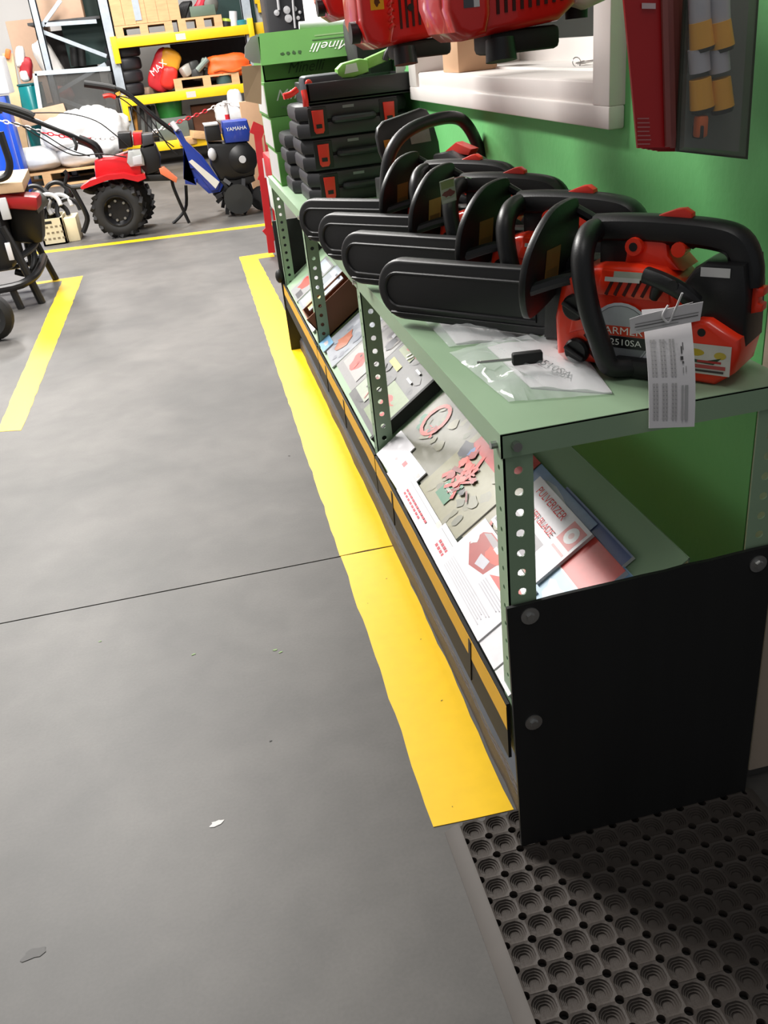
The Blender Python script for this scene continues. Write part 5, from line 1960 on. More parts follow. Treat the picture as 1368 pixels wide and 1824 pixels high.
b.build('body', mat('machine_black', (30, 30, 34), 0.5, var=0.15), bm_)
for (px, py, r) in ((493, 23, 0.025), (511, 18, 0.032), (514, 33, 0.034), (525, 16, 0.02), (531, 32, 0.018), (534, 22, 0.014)):
    b = B()
    q = at(px, py, 8.99)
    b.lathe([(0, 0), (r, 0), (r * 0.9, 0.012), (0, 0.016)], q, (0, -1, 0), 14)
    b.build('disc', mat('disc_pale', (196, 196, 198), 0.4), bm_)
b = B()
b.tube([at(492, -20, 8.97), at(495, 0, 8.97), at(497, 18, 8.97)], 0.012, 8)
b.build('lever', GREYL, bm_)
b = B()
b.tube([at(521, -10, 8.97), at(523, 20, 8.97), at(526, 50, 8.97)], 0.010, 8)
b.build('cable', GREYL, bm_)

# ------------------------------------------------------------------ goods in front of the rack
pl1 = pallet(at(45, 330, 12.1).x - 0.4, at(172, 318, 12.1).x + 0.1, 0.0, 12.1, 1.0, 'floor pallet loaded with wrapped white bags', 0.17)
x0_ = at(20, 290, 12.1).x
WRAP = mat('wrap_white', (214, 216, 218), 0.3, var=0.06)
for k, (cx, s, lb) in enumerate((((at(60, 282, 12.3)), (0.33, 0.4, 0.13), 'wrapped white bag at the open side of the floor pallet'), ((at(150, 278, 12.3)), (0.33, 0.4, 0.14), 'wrapped white bag on the floor pallet under the bulk bag'))):
    b = sack((cx.x, 12.55, 0.17 + 0.14), s, WRAP, j=0.1)
    o = b.build('wrapped_bag', WRAP, smooth=80)
    place(o, (cx.x, 12.55, 0.171))
    tag(o, lb, 'bag', 'wrapped bags on the floor pallet')
bw = thing('bulk_bag', 'bright white crumpled bulk bag on top of the wrapped bags', 'bag', (at(150, 235, 12.5).x, 12.6, 0.44))
b = sack(at(128, 234, 12.5), (0.36, 0.35, 0.20), WHITE, (0, -0.1, 0.2), j=0.2)
b.build('bag', mat('bulk_white', (240, 240, 240), 0.6), bw, smooth=80)
b = sack(at(180, 232, 12.45), (0.30, 0.3, 0.24), WHITE, (0, 0.15, -0.3), j=0.25)
b.build('bag_fold', mat('bulk_white'), bw, smooth=80)
b = sack(at(150, 212, 12.6), (0.26, 0.3, 0.10), WHITE, (0, -0.2, 0.1), j=0.2)
b.build('bag_top', mat('bulk_white'), bw, smooth=80)
b = B()
p = at(80, 205, 13.0)
b.box(at(78, 205, 12.85), (0.55, 0.4, 0.16), 0.01, (0, -0.1, 0.1))
o = b.build('flat_carton', mat('carton_flat', (176, 146, 120), 0.75))
place(o, at(78, 205, 12.85))
tag(o, 'flat tan carton tucked behind the white bulk bag', 'carton')
tl = thing('teal_drum', 'glossy teal drum beside the white wall under the firewood bag', 'drum', (at(48, 190, 12.9).x, 12.9, 0))
p0, p1 = at(32, 188, 12.9), at(66, 150, 12.9)
b = B()
cx_ = (p0.x + p1.x) / 2
b.lathe([(0, 0), (0.16, 0), (0.17, 0.02), (0.17, p1.z - 0.02), (0.16, p1.z), (0, p1.z)], Vector((cx_, 13.2, 0)), (0, 0, 1), 24)
b.build('body', mat('drum_teal', (12, 112, 116), 0.25), tl)
b = B()
b.lathe([(0.0, p1.z), (0.175, p1.z), (0.175, p1.z + 0.02), (0, p1.z + 0.02)], Vector((cx_, 13.2, 0)), (0, 0, 1), 24)
b.build('lid', mat('drum_lid', (20, 90, 96), 0.4), tl)
rb_ = thing('red_white_figure', 'red and white bundle on the teal drum in front of tan board', 'bundle', at(46, 145, 12.95))
b = sack(at(47, 122, 13.15), (0.07, 0.07, 0.13), WHITE, (0, 0.3, 0), j=0.15)
b.build('red_cloth', mat('cloth_red', (160, 30, 40), 0.6), rb_, smooth=80)
b = sack(at(36, 102, 13.13), (0.055, 0.05, 0.12), WHITE, (0, 0.25, 0), j=0.1)
b.build('white_cloth', mat('cloth_white', (214, 210, 206), 0.6), rb_, smooth=80)
b = sack(at(44, 136, 13.10), (0.05, 0.05, 0.06), WHITE, (0, 0, 0), j=0.1)
b.build('white_patch', mat('cloth_white'), rb_, smooth=80)
b = B()
b.bar(at(14, 95, 13.1), at(14, 95, 13.1) + (at(30, 190, 13.1) - at(14, 95, 13.1)) * (at(14, 95, 13.1).z / (at(14, 95, 13.1).z - at(30, 190, 13.1).z)), 0.12, 0.05, up=(0, 1, 0))
o = b.build('tan_board', mat('tan_board', (214, 182, 142), 0.7))
place(o, at(30, 190, 13.1))
tag(o, 'tan board leaning at the white wall with an orange clamp', 'board')
b = B()
b.box(at(14, 96, 13.08), (0.06, 0.08, 0.11), 0.015, (0, 0.4, 0))
o = b.build('orange_clamp', mat('clamp_orange', (236, 110, 50), 0.5))
place(o, at(14, 96, 13.0))
tag(o, 'small orange clamp on top of the tan board', 'clamp')
# white cloth hanging in the braced bay and black bottles
b = sack(at(88, 112, 13.5), (0.12, 0.08, 0.26), WHITE, (0, -0.35, 0), j=0.15)
o = b.build('white_sheet', mat('sheet_white', (206, 202, 198), 0.6), smooth=80)
place(o, at(88, 130, 13.5))
tag(o, 'off-white cloth sheet hanging behind the rack bracing', 'cloth')
bl = thing('black_canister', 'black canister pair on the braced rack shelf', 'canister', at(140, 118, 13.4))
for px in (134, 147):
    b = B()
    b.cyl(at(px, 118, 13.4), at(px - 3, 84, 13.4), 0.05, seg=12)
    b.build('body', BLKM, bl)
b = B()
b.span(at(86, 128, 13.2), at(196, 121, 13.8), 0.003)
o = b.build('rack_shelf', mat('shelf_grey', (160, 160, 158), 0.5))
place(o, at(140, 125, 13.3))
tag(o, 'grey rack shelf behind the braces carrying the black canisters', 'shelf')
b = sack(at(115, 168, 13.3), (0.11, 0.08, 0.09), WHITE, (0, 0.2, 0), j=0.2)
o = b.build('red_bag', mat('bag_dull_red', (150, 62, 54), 0.6, var=0.3), smooth=80)
place(o, at(115, 175, 13.3))
tag(o, 'dull red bag behind the grey plastic sheet of the leaning frame', 'bag')
q = at(115, 168, 13.3)
b = B()
b.span((q.x - 0.25, 13.15, 0.0), (q.x + 0.25, 13.6, q.z - 0.085), 0.01)
o = b.build('dark_crate', mat('crate_dark', (60, 52, 48), 0.7, var=0.2))
place(o, (q.x, 13.3, 0))
tag(o, 'dark crate behind the leaning frame carrying the dull red bag', 'crate')
# blue drum at the frame's side
bd_ = thing('blue_drum', 'blue plastic drum standing by the generator', 'drum', (at(5, 290, 9.6).x - 0.12, 9.6, 0))
p1 = at(12, 200, 9.6)
b = B()
b.lathe([(0, 0), (0.20, 0), (0.215, 0.03), (0.215, 0.30), (0.222, 0.32), (0.215, 0.34), (0.215, p1.z - 0.05), (0.19, p1.z), (0, p1.z)], Vector((at(22, 250, 9.6).x - 0.215, 9.6, 0)), (0, 0, 1), 28)
b.build('body', mat('drum_blue', (24, 74, 190), 0.35), bd_)
b = B()
b.lathe([(0, p1.z), (0.195, p1.z), (0.195, p1.z + 0.03), (0, p1.z + 0.03)], Vector((at(22, 250, 9.6).x - 0.215, 9.6, 0)), (0, 0, 1), 28)
b.build('lid', BLKM, bd_)
b = B()
b.span(at(-30, 172, 11.8), at(10, 100, 12.2), 0.02)
o = b.build('white_cabinet', mat('cabinet_white', (226, 228, 232), 0.5))
place(o, at(-10, 172, 11.9))
tag(o, 'white cabinet edge behind the blue drum', 'cabinet')
b = B()
b.span(Vector((at(-30, 172, 11.8).x, 11.82, 0)), Vector((at(8, 172, 11.8).x, 12.1, at(0, 172, 11.8).z)), 0.01)
o2 = b.build('blue_cabinet', mat('drum_blue'))
place(o2, Vector((at(0, 172, 11.8).x, 11.9, 0)))
tag(o2, 'blue base unit under the white cabinet edge', 'cabinet')

# ------------------------------------------------------------------ red and white plastic chain
CH = [((-8, 213), 9.0), ((40, 224), 9.0), ((80, 237), 9.0), ((130, 246), 9.0), ((200, 246), 9.0), ((262, 240), 9.2), ((305, 222), 9.3), ((350, 205), 9.4), ((388, 188), 9.5), ((404, 183), 9.5), ((430, 192), 9.5), ((447, 198), 9.5)]
ch = thing('barrier_chain', 'red and white plastic barrier chain strung behind the two tillers', 'chain', at(300, 230, 9.3))
pts = [at(px, py, Y) for (px, py), Y in CH]
link_n = 0
CR = mat('chain_red', (206, 40, 52), 0.4)
CW = mat('chain_white', (232, 228, 226), 0.4)
acc = []
for a, c_ in zip(pts[:-1], pts[1:]):
    L = (c_ - a).length
    n = max(1, int(L / 0.042))
    for k in range(n):
        acc.append((a.lerp(c_, k / n), (c_ - a).normalized()))
bl_r, bl_w = B(), B()
for i, (p, d) in enumerate(acc):
    up = Vector((0, 0, 1)) if i % 2 else Vector((0, 1, 0.2))
    s_ = d.cross(up).normalized()
    red = (i // 9) % 3 == 1 or (60 < i < 95 and (i // 5) % 2)
    bb = bl_r if red else bl_w
    bb.tube([p + d * (0.026 * math.cos(a)) + s_ * (0.014 * math.sin(a)) for a in [2 * PI * k / 10 for k in range(10)]], 0.0055, 5, closed=True, sub=1)
o = bl_r.build('red_links', CR, ch)
o['kind'] = 'stuff'
o = bl_w.build('white_links', CW, ch)
o['kind'] = 'stuff'
cp = thing('chain_post', 'white and red post carrying the plastic chain behind the blue engine', 'post', (at(404, 215, 9.5).x, 9.5, 0))
q = at(404, 200, 9.5)
b = B()
b.cyl((q.x, 9.53, 0), (q.x, 9.53, q.z + 0.10), 0.022, seg=12)
b.build('pole', CW, cp)
b = B()
b.cyl((q.x, 9.53, q.z - 0.14), (q.x, 9.53, q.z - 0.02), 0.0235, seg=12)
b.build('red_band', CR, cp)
b = B()
b.cyl((q.x, 9.53, 0), (q.x, 9.53, 0.04), 0.14, 0.12, 20)
b.build('base', BLKM, cp)

# ------------------------------------------------------------------ tillers
def wheel(t, c, axis, r, wd, name='wheel', lugs=14, hubm=None):
    c = Vector(c)
    ax = Vector(axis).normalized()
    b = B()
    b.lathe([(r * 0.54, -wd * 0.46), (r * 0.66, -wd * 0.56), (r * 0.82, -wd * 0.54), (r * 0.93, -wd * 0.42), (r * 0.95, 0), (r * 0.93, wd * 0.42), (r * 0.82, wd * 0.54), (r * 0.66, wd * 0.56), (r * 0.54, wd * 0.46)], c, ax, 32, cap=False)
    x = ax.orthogonal().normalized()
    y = ax.cross(x)
    for k in range(lugs):
        for s_ in (-1, 1):
            a = 2 * PI * (k + (0.5 if s_ > 0 else 0)) / lugs
            p0 = c + (x * math.cos(a) + y * math.sin(a)) * (r * 0.99) + ax * (s_ * wd * 0.05)
            a2 = a + 0.18
            p1 = c + (x * math.cos(a2) + y * math.sin(a2)) * (r * 0.90) + ax * (s_ * wd * 0.52)
            b.bar(p0, p1, 0.026, 0.036, up=ax)
    ty = b.build('tyre', TYRE, t)
    b = B()
    b.lathe([(0, -wd * 0.18), (r * 0.40, -wd * 0.15), (r * 0.46, -wd * 0.30), (r * 0.52, -wd * 0.53), (r * 0.56, -wd * 0.53), (r * 0.56, wd * 0.53), (r * 0.52, wd * 0.53), (r * 0.46, wd * 0.3), (0, wd * 0.18)], c, ax, 28)
    rm = b.build('rim', hubm or mat('rim_black', (24, 24, 26), 0.3), t)
    for k in range(7):
        a = 2 * PI * k / 7
        p = c + (x * math.cos(a) + y * math.sin(a)) * (r * 0.36)
        b = B()
        b.cyl(p - ax * (wd * 0.30), p - ax * (wd * 0.14), 0.011, seg=6)
        b.build('wheel_nut', STEEL, rm)
    return ty


TY = 7.70
rt = thing('motor_tiller', 'red two-wheel tiller with lugged tyres and long black handlebars', 'tiller', (at(215, 425, TY).x, TY, 0))
wc = at(213, 378, TY)
wr = 0.205
wheel(rt, (wc.x, TY, wr), (0.10, 1, 0), wr, 0.13)
wheel(rt, (wc.x + 0.06, TY + 0.42, wr), (0.10, 1, 0), wr, 0.13)
R1 = mat('tiller_red', (196, 26, 34), 0.3, coat=0.4, var=0.06)
A = lambda px, py, d=0.0: at(px, py, TY + d)
fy_ = lambda u, v, h: Vector((u, h, v))


def px_prism(b, pts, Y0, Y1, bev=0.0):
    poly = [(at(px, py, Y0).x, at(px, py, Y0).z) for px, py in pts]
    return b.prism(poly, fy_, Y0, Y1, bev)


b = B()
px_prism(b, [(143, 334), (160, 322), (190, 312), (220, 309), (242, 314), (258, 310), (260, 318), (246, 324), (220, 318), (192, 321), (165, 331), (146, 338)], TY - 0.09, TY + 0.10)
b.build('fender', R1, rt)
b = B()
px_prism(b, [(143, 334), (160, 322), (190, 312), (220, 309), (242, 314), (258, 310), (260, 318), (246, 324), (220, 318), (192, 321), (165, 331), (146, 338)], TY + 0.33, TY + 0.52)
b.build('fender', R1, rt)
b = B()
px_prism(b, [(168, 287), (182, 283), (200, 282), (228, 272), (250, 285), (252, 312), (220, 312), (190, 316), (170, 318)], TY + 0.02, TY + 0.30, 0.012)
b.build('gearbox_hood', R1, rt)
b = B()
px_prism(b, [(228, 268), (250, 266), (256, 282), (258, 295), (232, 298), (226, 290)], TY - 0.02, TY + 0.10, 0.012)
b.build('muffler', mat('muffler_grey', (196, 198, 196), 0.3, metal=0.4), rt)
b = B()
px_prism(b, [(209, 237), (232, 236), (236, 262), (212, 266)], TY - 0.02, TY + 0.22, 0.01)
b.build('air_filter', BLK, rt)
b = B()
px_prism(b, [(236, 237), (252, 236), (253, 258), (238, 260)], TY, TY + 0.26, 0.012)
b.build('fuel_tank', R1, rt)
b = B()
px_prism(b, [(252, 240), (272, 238), (274, 256), (254, 262)], TY, TY + 0.24, 0.012)
b.build('tank_cover', mat('grey_black', (60, 60, 64), 0.4), rt)
b = B()
px_prism(b, [(250, 262), (276, 258), (286, 280), (286, 305), (262, 312), (252, 300)], TY + 0.02, TY + 0.28, 0.02)
b.build('engine', BLK, rt)
b = B()
px_prism(b, [(236, 280), (252, 276), (254, 292), (238, 294)], TY - 0.03, TY - 0.018, 0.002)
b.build('muffler_badge', GREYL, rt)
b = B()
px_prism(b, [(245, 312), (306, 310), (304, 322), (248, 324)], TY + 0.03, TY + 0.26, 0.01)
b.build('chassis', BLKM, rt)
b = B()
px_prism(b, [(283, 300), (292, 298), (316, 318), (314, 326), (286, 310)], TY + 0.02, TY + 0.12, 0.004)
b.build('front_plate', mat('plate_red_yellow', (224, 120, 80), 0.5), rt)
for d, s_ in ((0.0, 0), (0.42, 1)):
    b = B()
    b.tube([A(180, 282, 0.1 + d * 0.3), A(165, 262, 0.1 + d * 0.5), A(130, 243, d), A(80, 222, d), A(30, 203, d), A(-15, 188 - 6 * s_, d)], 0.019, 10)
    b.build('handlebar', BLK, rt)
b = B()
b.tube([A(178, 278, 0.15), A(168, 260, 0.15), A(140, 248, 0.15)], 0.035, 10)
b.build('handle_column', BLK, rt)
b = B()
b.tube([A(-10, 186), A(20, 192), A(50, 202), A(60, 208)], 0.026, 10)
b.build('rubber_grip', BLKM, rt)
for q in ([(230, 262), (205, 240), (170, 215), (120, 202), (60, 201)], [(225, 280), (180, 274), (130, 276), (80, 250), (40, 225)], [(160, 278), (120, 265), (70, 235), (20, 218)]):
    b = B()
    b.tube([A(px, py, -0.04) for px, py in q], 0.005, 6)
    b.build('control_cable', BLKM, rt)
b = B()
b.tube([A(130, 246, -0.03), A(136, 258, -0.05), A(134, 268, -0.05)], 0.012, 8)
b.build('clutch_lever', BLKM, rt)
b = B()
b.tube([A(258, 318, 0.1), A(128, 334, 0.1), A(120, 312, 0.1), A(114, 304, 0.1)], 0.018, 8, sub=3)
b.tube([A(128, 334, 0.1), A(140, 355, 0.1), A(155, 385, 0.1), A(153, 402, 0.1), A(148, 414, 0.1)], 0.020, 8, sub=3)
b.build('drag_bar', BLK, rt)
b = B()
b.tube([A(150, 335, 0.1), A(165, 340, 0.1), A(180, 330, 0.1)], 0.03, 8)
b.build('hitch', BLKM, rt)
b = B()
b.tube([A(306, 312, 0.1), A(308, 330, 0.1), A(320, 360, 0.1), A(337, 397, 0.1)], 0.013, 8)
b.build('prop_stand', BLK, rt)

# blue tiller
TB = 7.95
bt2 = thing('motor_tiller', 'blue tiller with blue fuel tank, steel tines and a white label strip', 'tiller', (at(420, 400, TB).x, TB, 0))
C_ = lambda px, py, d=0.0: at(px, py, TB + d)


def pxb(pts, Y0, Y1, bev=0.0):
    b = B()
    px_prism(b, pts, TB + Y0, TB + Y1, bev)
    return b


pxb([(308, 232), (322, 232), (332, 252), (360, 278), (392, 322), (388, 338), (376, 340), (345, 300), (328, 300), (328, 318), (350, 318), (350, 330), (330, 328), (326, 262)], 0.0, 0.07, 0.004).build('column', BLUE, bt2)
pxb([(332, 268), (372, 300), (398, 330), (392, 342), (372, 345), (345, 320), (332, 300)], 0.02, 0.22, 0.006).build('gear_case', BLUE, bt2)
st_ = pxb([(336, 288), (342, 284), (391, 324), (384, 336)], -0.006, -0.001)
st_.build('label_strip', mat('label_cream', (216, 214, 204), 0.5), bt2)
for d in (0.0, 0.45):
    b = B()
    b.tube([C_(312, 236, 0.02), C_(280, 212, d * 0.6), C_(245, 182, d), C_(225, 166, d), C_(205, 158, d), C_(150, 149, d)], 0.018, 10)
    b.build('handlebar', BLK, bt2)
b = B()
b.tube([C_(150, 149, -0.01), C_(185, 154, -0.01), C_(205, 158, -0.01)], 0.025, 10)
b.build('rubber_grip', BLKM, bt2)
b = B()
b.tube([C_(184, 172, -0.03), C_(196, 170, -0.03), C_(206, 174, -0.03)], 0.016, 8)
b.build('red_lever', REDL, bt2)
b = B()
b.cyl(C_(209, 164, -0.03), C_(212, 170, -0.03), 0.02, seg=10)
b.build('clamp', mat('clamp_gold', (206, 170, 70), 0.5), bt2)
for q in ([(206, 170), (240, 180), (270, 215), (300, 260), (316, 275)], [(210, 172), (235, 190), (275, 235), (310, 262)]):
    b = B()
    b.tube([C_(px, py, -0.04) for px, py in q], 0.005, 6)
    b.build('control_cable', BLKM, bt2)
b = B()
b.tube([C_(306, 218, 0), C_(316, 232, -0.02)], 0.022, 8, sub=1)
b.build('height_clamp', GREYL, bt2)
pxb([(396, 217), (440, 213), (446, 232), (444, 252), (402, 256), (397, 240)], 0.0, 0.26, 0.02).build('fuel_tank', BLUE, bt2)
q = C_(421, 229, -0.003)
lettering('YAMAHA', frame(q, (1, 0, 0), (0, 0, 1)), 0.04, bt2, INKW, h=0.002)
pxb([(364, 224), (390, 221), (396, 250), (368, 252)], -0.02, 0.22, 0.015).build('air_filter', BLK, bt2)
pxb([(362, 222), (388, 219), (388, 223), (364, 226)], -0.03, 0.20, 0.006).build('filter_cap', GREYL, bt2)
pxb([(370, 254), (400, 254), (440, 252), (456, 270), (454, 312), (420, 322), (392, 322), (376, 296)], 0.02, 0.30, 0.03).build('engine', BLK, bt2)
b = B()
q = C_(432, 284)
b.lathe([(0, 0), (0.03, 0), (0.034, 0.004), (0.10, -0.01), (0.125, -0.03), (0.125, -0.08), (0, -0.08)], q, (0, -1, 0), 28)
b.build('recoil_starter', BLK, bt2)
b = B()
b.lathe([(0, 0.002), (0.03, 0.002), (0.028, 0.008), (0, 0.008)], q, (0, -1, 0), 16)
b.build('starter_badge', GREYL, bt2)
b = B()
b.sph(C_(378, 275), (0.035, 0.03, 0.05), 12)
b.build('carburettor', GREYL, bt2)
pxb([(388, 322), (452, 312), (455, 322), (440, 330), (400, 345), (380, 348)], 0.04, 0.26, 0.01).build('chassis', BLKM, bt2)
tc = C_(420, 362, 0.1)
for d in (-0.12, 0.0, 0.18, 0.32):
    b = B()
    cc = Vector((tc.x, TB + 0.1 + d, 0.155))
    b.cyl(cc - Vector((0, 0.02, 0)), cc + Vector((0, 0.02, 0)), 0.05, seg=14)
    for k in range(6):
        a = 2 * PI * k / 6 + d * 3
        p1 = cc + Vector((math.cos(a) * 0.10, 0, math.sin(a) * 0.10))
        p2 = cc + Vector((math.cos(a + 0.25) * 0.15, 0.03, math.sin(a + 0.25) * 0.15))
        b.bar(cc, p1, 0.035, 0.012, up=(0, 1, 0))
        b.bar(p1, p2, 0.03, 0.05, up=(0, 1, 0))
    b.build('tine_rotor', mat('tine_black', (34, 34, 36), 0.5), bt2)
b = B()
b.lathe([(0, 0), (0.115, 0), (0.118, 0.006), (0.0, 0.012)], Vector((tc.x + 0.02, TB - 0.07, 0.14)), (0, -1, 0), 28)
b.build('guard_disc', mat('disc_dark', (40, 42, 42), 0.5), bt2)
b = B()
b.tube([C_(440, 318, 0.1), C_(448, 340, 0.1), C_(458, 352, 0.1), C_(468, 352, 0.1)], 0.02, 8)
b.build('nose_bar', BLK, bt2)
wheel_c = C_(468, 362, 0.1)
b = B()
b.lathe([(0, -0.03), (0.09, -0.03), (0.10, 0), (0.09, 0.03), (0, 0.03)], Vector((wheel_c.x, TB + 0.1, 0.10)), (0, 1, 0), 24)
b.build('transport_wheel', TYRE, bt2)
b = B()
b.tube([C_(331, 330, 0.05), C_(332, 365, 0.05), C_(324, 382, 0.05), C_(308, 398, 0.05)], 0.013, 8, sub=3)
b.build('drag_bar', BLK, bt2)

# ------------------------------------------------------------------ red perforated frame at the shelf end
rf = thing('red_metal_stand', 'red metal upright frame standing behind the far rubber board', 'stand', (0.47, 6.1, 0))
RF = mat('frame_red', (176, 26, 36), 0.35, coat=0.3)
FY_ = 6.1
F_ = lambda px, py, d=0.0: at(px, py, FY_ + d)
for (a, c_, wd) in (((458, 232), (484, 450), 0.045), ((476, 240), (500, 452), 0.045)):
    b = B()
    b.bar(F_(*a), F_(*c_), wd, 0.02, up=(0, 1, 0))
    b.build('side_rail', RF, rf)
for (a, c_) in (((448, 226), (470, 236)), ((462, 310), (488, 322)), ((468, 330), (490, 342)), ((474, 405), (492, 425))):
    b = B()
    b.bar(F_(*a), F_(*c_), 0.07, 0.018, up=(0, 1, 0))
    b.build('cross_plate', RF, rf)
b = B()
b.bar(F_(471, 282, -0.02), F_(475, 316, -0.02), 0.025, 0.03, up=(0, 1, 0))
b.build('white_block', WHITE, rf)
rcx = thing('red_crate', 'red crate with grey lower edge beyond the far shelf post', 'crate', (0.5, 4.5, 0))
b = B()
b.span((0.40, 4.45, 0.62), (0.74, 5.0, 0.74), 0.006)
b.build('body', mat('crate_red', (170, 20, 26), 0.4), rcx)
b = B()
b.span((0.40, 4.448, 0.47), (0.74, 5.0, 0.618), 0.004)
b.build('lower_band', GREYL, rcx)
b = B()
b.span((0.42, 4.46, 0.0), (0.72, 4.98, 0.47), 0.004)
b.build('plinth', BLKM, rcx)
# tan sheet behind the blue tiller
b = B()
b.span(Vector((at(448, 320, 9.0).x, 9.0, 0)), at(478, 175, 9.05), 0.003)
o = b.build('tan_sheet', CARD)
place(o, Vector((at(448, 320, 9.0).x, 9.0, 0)))
tag(o, 'tan cardboard sheet standing between the blue tiller and the green cartons', 'board')

# ------------------------------------------------------------------ crate of parts on the floor
pc = thing('parts_crate', 'cream perforated plastic crate filled with black machine parts', 'crate', at(105, 440, 7.75))
cx0, cx1 = at(78, 435, 7.75).x, at(120, 430, 7.75).x
cz = 0.20
CRM = mat('crate_cream', (206, 196, 166), 0.55)
b = B()
hx = [(cx0 + (cx1 - cx0) * (i + 0.5) / 5, 0.05 + 0.045 * j) for i in range(5) for j in range(3)]
b.span((cx0, 7.75, 0.0), (cx1, 7.765, cz))
b.span((cx0, 8.08, 0.0), (cx1, 8.095, cz))
b.span((cx0, 7.75, 0.0), (cx0 + 0.015, 8.095, cz))
b.span((cx1 - 0.015, 7.75, 0.0), (cx1, 8.095, cz))
b.span((cx0, 7.75, 0.0), (cx1, 8.095, 0.012))
cbk = b.build('body', CRM, pc)
for k, (u, z) in enumerate(hx):
    b = B()
    b.span((u - 0.010, 7.7485, z - 0.007), (u + 0.010, 7.7505, z + 0.007))
    b.build('slot', mat('slot_brown', (120, 108, 86), 0.8), cbk)
b = B()
b.span(((cx0 + cx1) / 2 - 0.05, 7.748, cz - 0.035), ((cx0 + cx1) / 2 + 0.01, 7.7505, cz - 0.015))
b.build('hand_hole', BLKM, cbk)
b = B()
b.span((cx1 + 0.005, 7.80, 0.0), (cx1 + 0.10, 8.05, cz * 0.92), 0.006)
o = b.build('cream_box', mat('cream_box', (222, 208, 172), 0.6))
place(o, (cx1 + 0.05, 7.9, 0))
tag(o, 'plain cream box standing against the perforated crate', 'box')
for k in range(16):
    p = Vector((random.uniform(cx0 - 0.02, cx1 + 0.08), random.uniform(7.82, 8.02), random.uniform(cz - 0.02, cz + 0.16)))
    b = B()
    if k % 3 == 0:
        b.tube([p + Vector((0.09 * math.cos(a), 0.03 * math.sin(a), 0.09 * math.sin(a))) for a in [j * PI / 6 for j in range(8)]], 0.018, 8)
    elif k % 3 == 1:
        b.box(p, (0.10, 0.05, 0.06), 0.01, (random.uniform(-1, 1), random.uniform(-1, 1), random.uniform(-1, 1)))
    else:
        b.cyl(p, p + Vector((random.uniform(-0.1, 0.1), 0.04, random.uniform(0, 0.12))), 0.02, seg=10)
    b.build('machine_part', BLK if k % 4 else GREYL, pc)

# ------------------------------------------------------------------ generator at the frame edge
gn = thing('generator', 'black tube-framed generator with red engine part and wheels on the floor', 'generator', (-1.15, 5.7, 0))
G = lambda px, py, Y=5.7: at(px, py, Y)


def pole(pts, r=0.021, m=None, name='frame_tube', sub=4):
    b = B()
    b.tube(pts, r, 10, sub=sub)
    return b.build(name, m or BLK, gn)


fl = lambda px, py: atz(px, py, 0.0)
p_a, p_b, p_c = fl(38, 550), fl(75, 540), fl(100, 498)
pole([p_a, p_a + Vector((-0.02, 0, 0.14))], sub=1)
pole([p_b, p_b + Vector((-0.06, 0.0, 0.30)), p_b + Vector((-0.10, 0, 0.46))], 0.023)
pole([p_c, p_c + Vector((-0.05, -0.02, 0.22)), p_c + Vector((-0.09, -0.04, 0.40))], 0.021)
pole([p_b + Vector((-0.05, 0.02, 0.28)), p_b + Vector((0.01, 0.25, 0.30)), p_c + Vector((-0.05, 0.0, 0.32))], 0.018)
pole([p_c + Vector((-0.10, -0.1, 0.38)), p_c + Vector((-0.06, -0.2, 0.20)), p_c + Vector((-0.10, -0.3, 0.12)), p_c + Vector((-0.18, -0.3, 0.14))], 0.02)
yG = 5.75
zt_ = 0.14
pole([Vector((-1.95, yG - 0.15, 0.14)), Vector((-1.2, yG - 0.15, 0.13)), Vector((-1.02, yG - 0.1, 0.15)), Vector((-0.98, yG + 0.1, 0.17)), Vector((-1.0, yG + 0.5, 0.17))], 0.024)
pole([Vector((-1.95, yG + 0.5, 0.14)), Vector((-1.2, yG + 0.5, 0.14)), Vector((-1.0, yG + 0.5, 0.17))], 0.022)
pole([G(38, 305, 6.2), G(45, 360, 6.2), G(48, 420, 6.2), G(62, 480, 6.2)], 0.028)
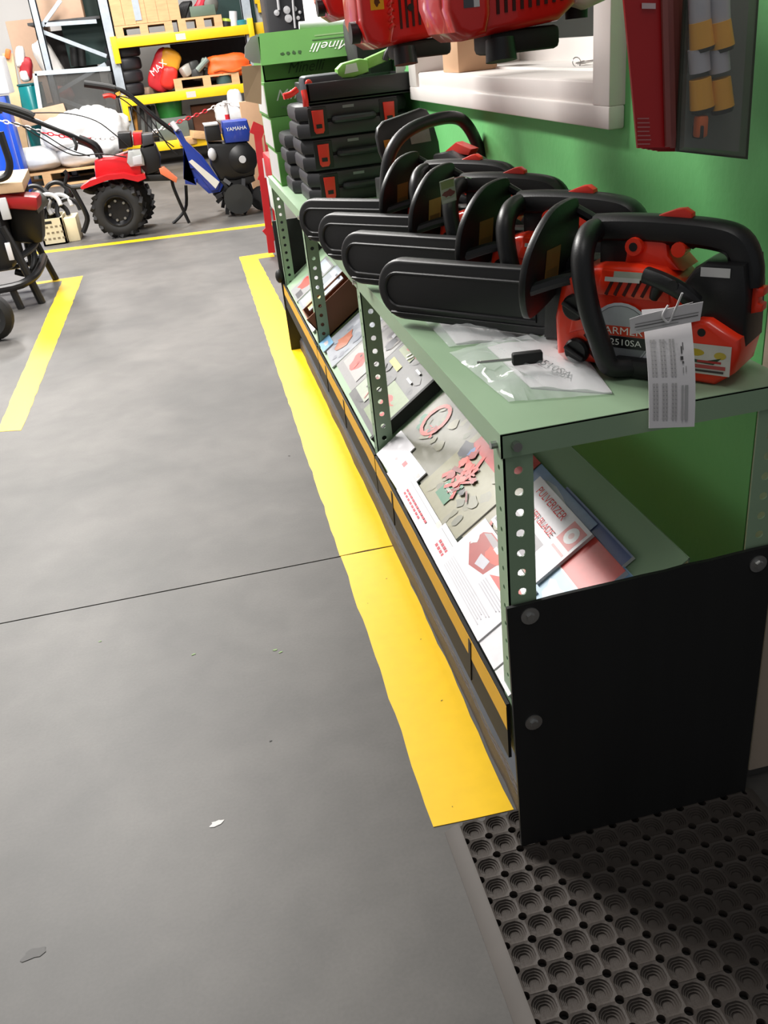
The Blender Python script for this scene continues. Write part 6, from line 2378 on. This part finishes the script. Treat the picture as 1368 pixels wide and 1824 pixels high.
pole([G(0, 235), G(8, 260), G(17, 290), G(14, 310), G(2, 318), G(-15, 320)], 0.02)
b = B()
b.span((-1.9, yG - 0.02, 0.20), (-1.09, yG + 0.42, 0.56), 0.05)
b.build('engine_body', mat('gen_black', (24, 24, 26), 0.45, var=0.2), gn)
b = B()
b.box(G(18, 360, 5.72) + Vector((0, 0.1, 0)), (0.30, 0.2, 0.08), 0.02, (0, 0.2, 0))
b.build('red_cover', mat('gen_red', (150, 24, 28), 0.4), gn)
b = B()
b.cyl(G(55, 370, 5.9), G(75, 350, 5.95), 0.055, 0.045, 16)
b.build('muffler', mat('gen_grey', (80, 80, 78), 0.5), gn)
b = B()
b.box(G(8, 372, 5.69), (0.05, 0.02, 0.12), 0.006)
b.build('badge', GREYL, gn)
b = B()
b.box(G(17, 448, 5.66), (0.03, 0.01, 0.10), 0.003)
b.build('white_label', WHITE, gn)
b = B()
b.box(G(48, 392, 6.0), (0.20, 0.25, 0.24), 0.05, (0.1, 0.2, 0.1))
b.build('alternator', BLK, gn)
wc = fl(-28, 610)
b = B()
b.lathe([(0.07, -0.035), (0.10, -0.04), (0.125, -0.02), (0.13, 0), (0.125, 0.02), (0.10, 0.04), (0.07, 0.035)], Vector((wc.x + 0.06, wc.y, 0.13)), (0.2, 1, 0), 28, cap=False)
gw = b.build('wheel', TYRE, gn)
b = B()
b.lathe([(0, -0.02), (0.075, -0.034), (0.078, 0.034), (0, 0.02)], Vector((wc.x + 0.06, wc.y, 0.13)), (0.2, 1, 0), 24)
b.build('wheel_rim', mat('rim_pale', (206, 204, 200), 0.4), gw)
b = B()
pa, pb = G(-40, 338, 5.75), G(36, 318, 5.75)
b.box(((pa.x + pb.x) / 2, 5.95, (pa.z + pb.z) / 2 - 0.01), (pb.x - pa.x, 0.5, 0.055), 0.004, (0.05, 0.04, 0.05))
o = b.build('carton_piece', mat('carton_worn', (190, 160, 128), 0.75, var=0.12))
place(o, ((pa.x + pb.x) / 2, 5.95, pa.z))
tag(o, 'flat worn cardboard lying on top of the black generator', 'cardboard')
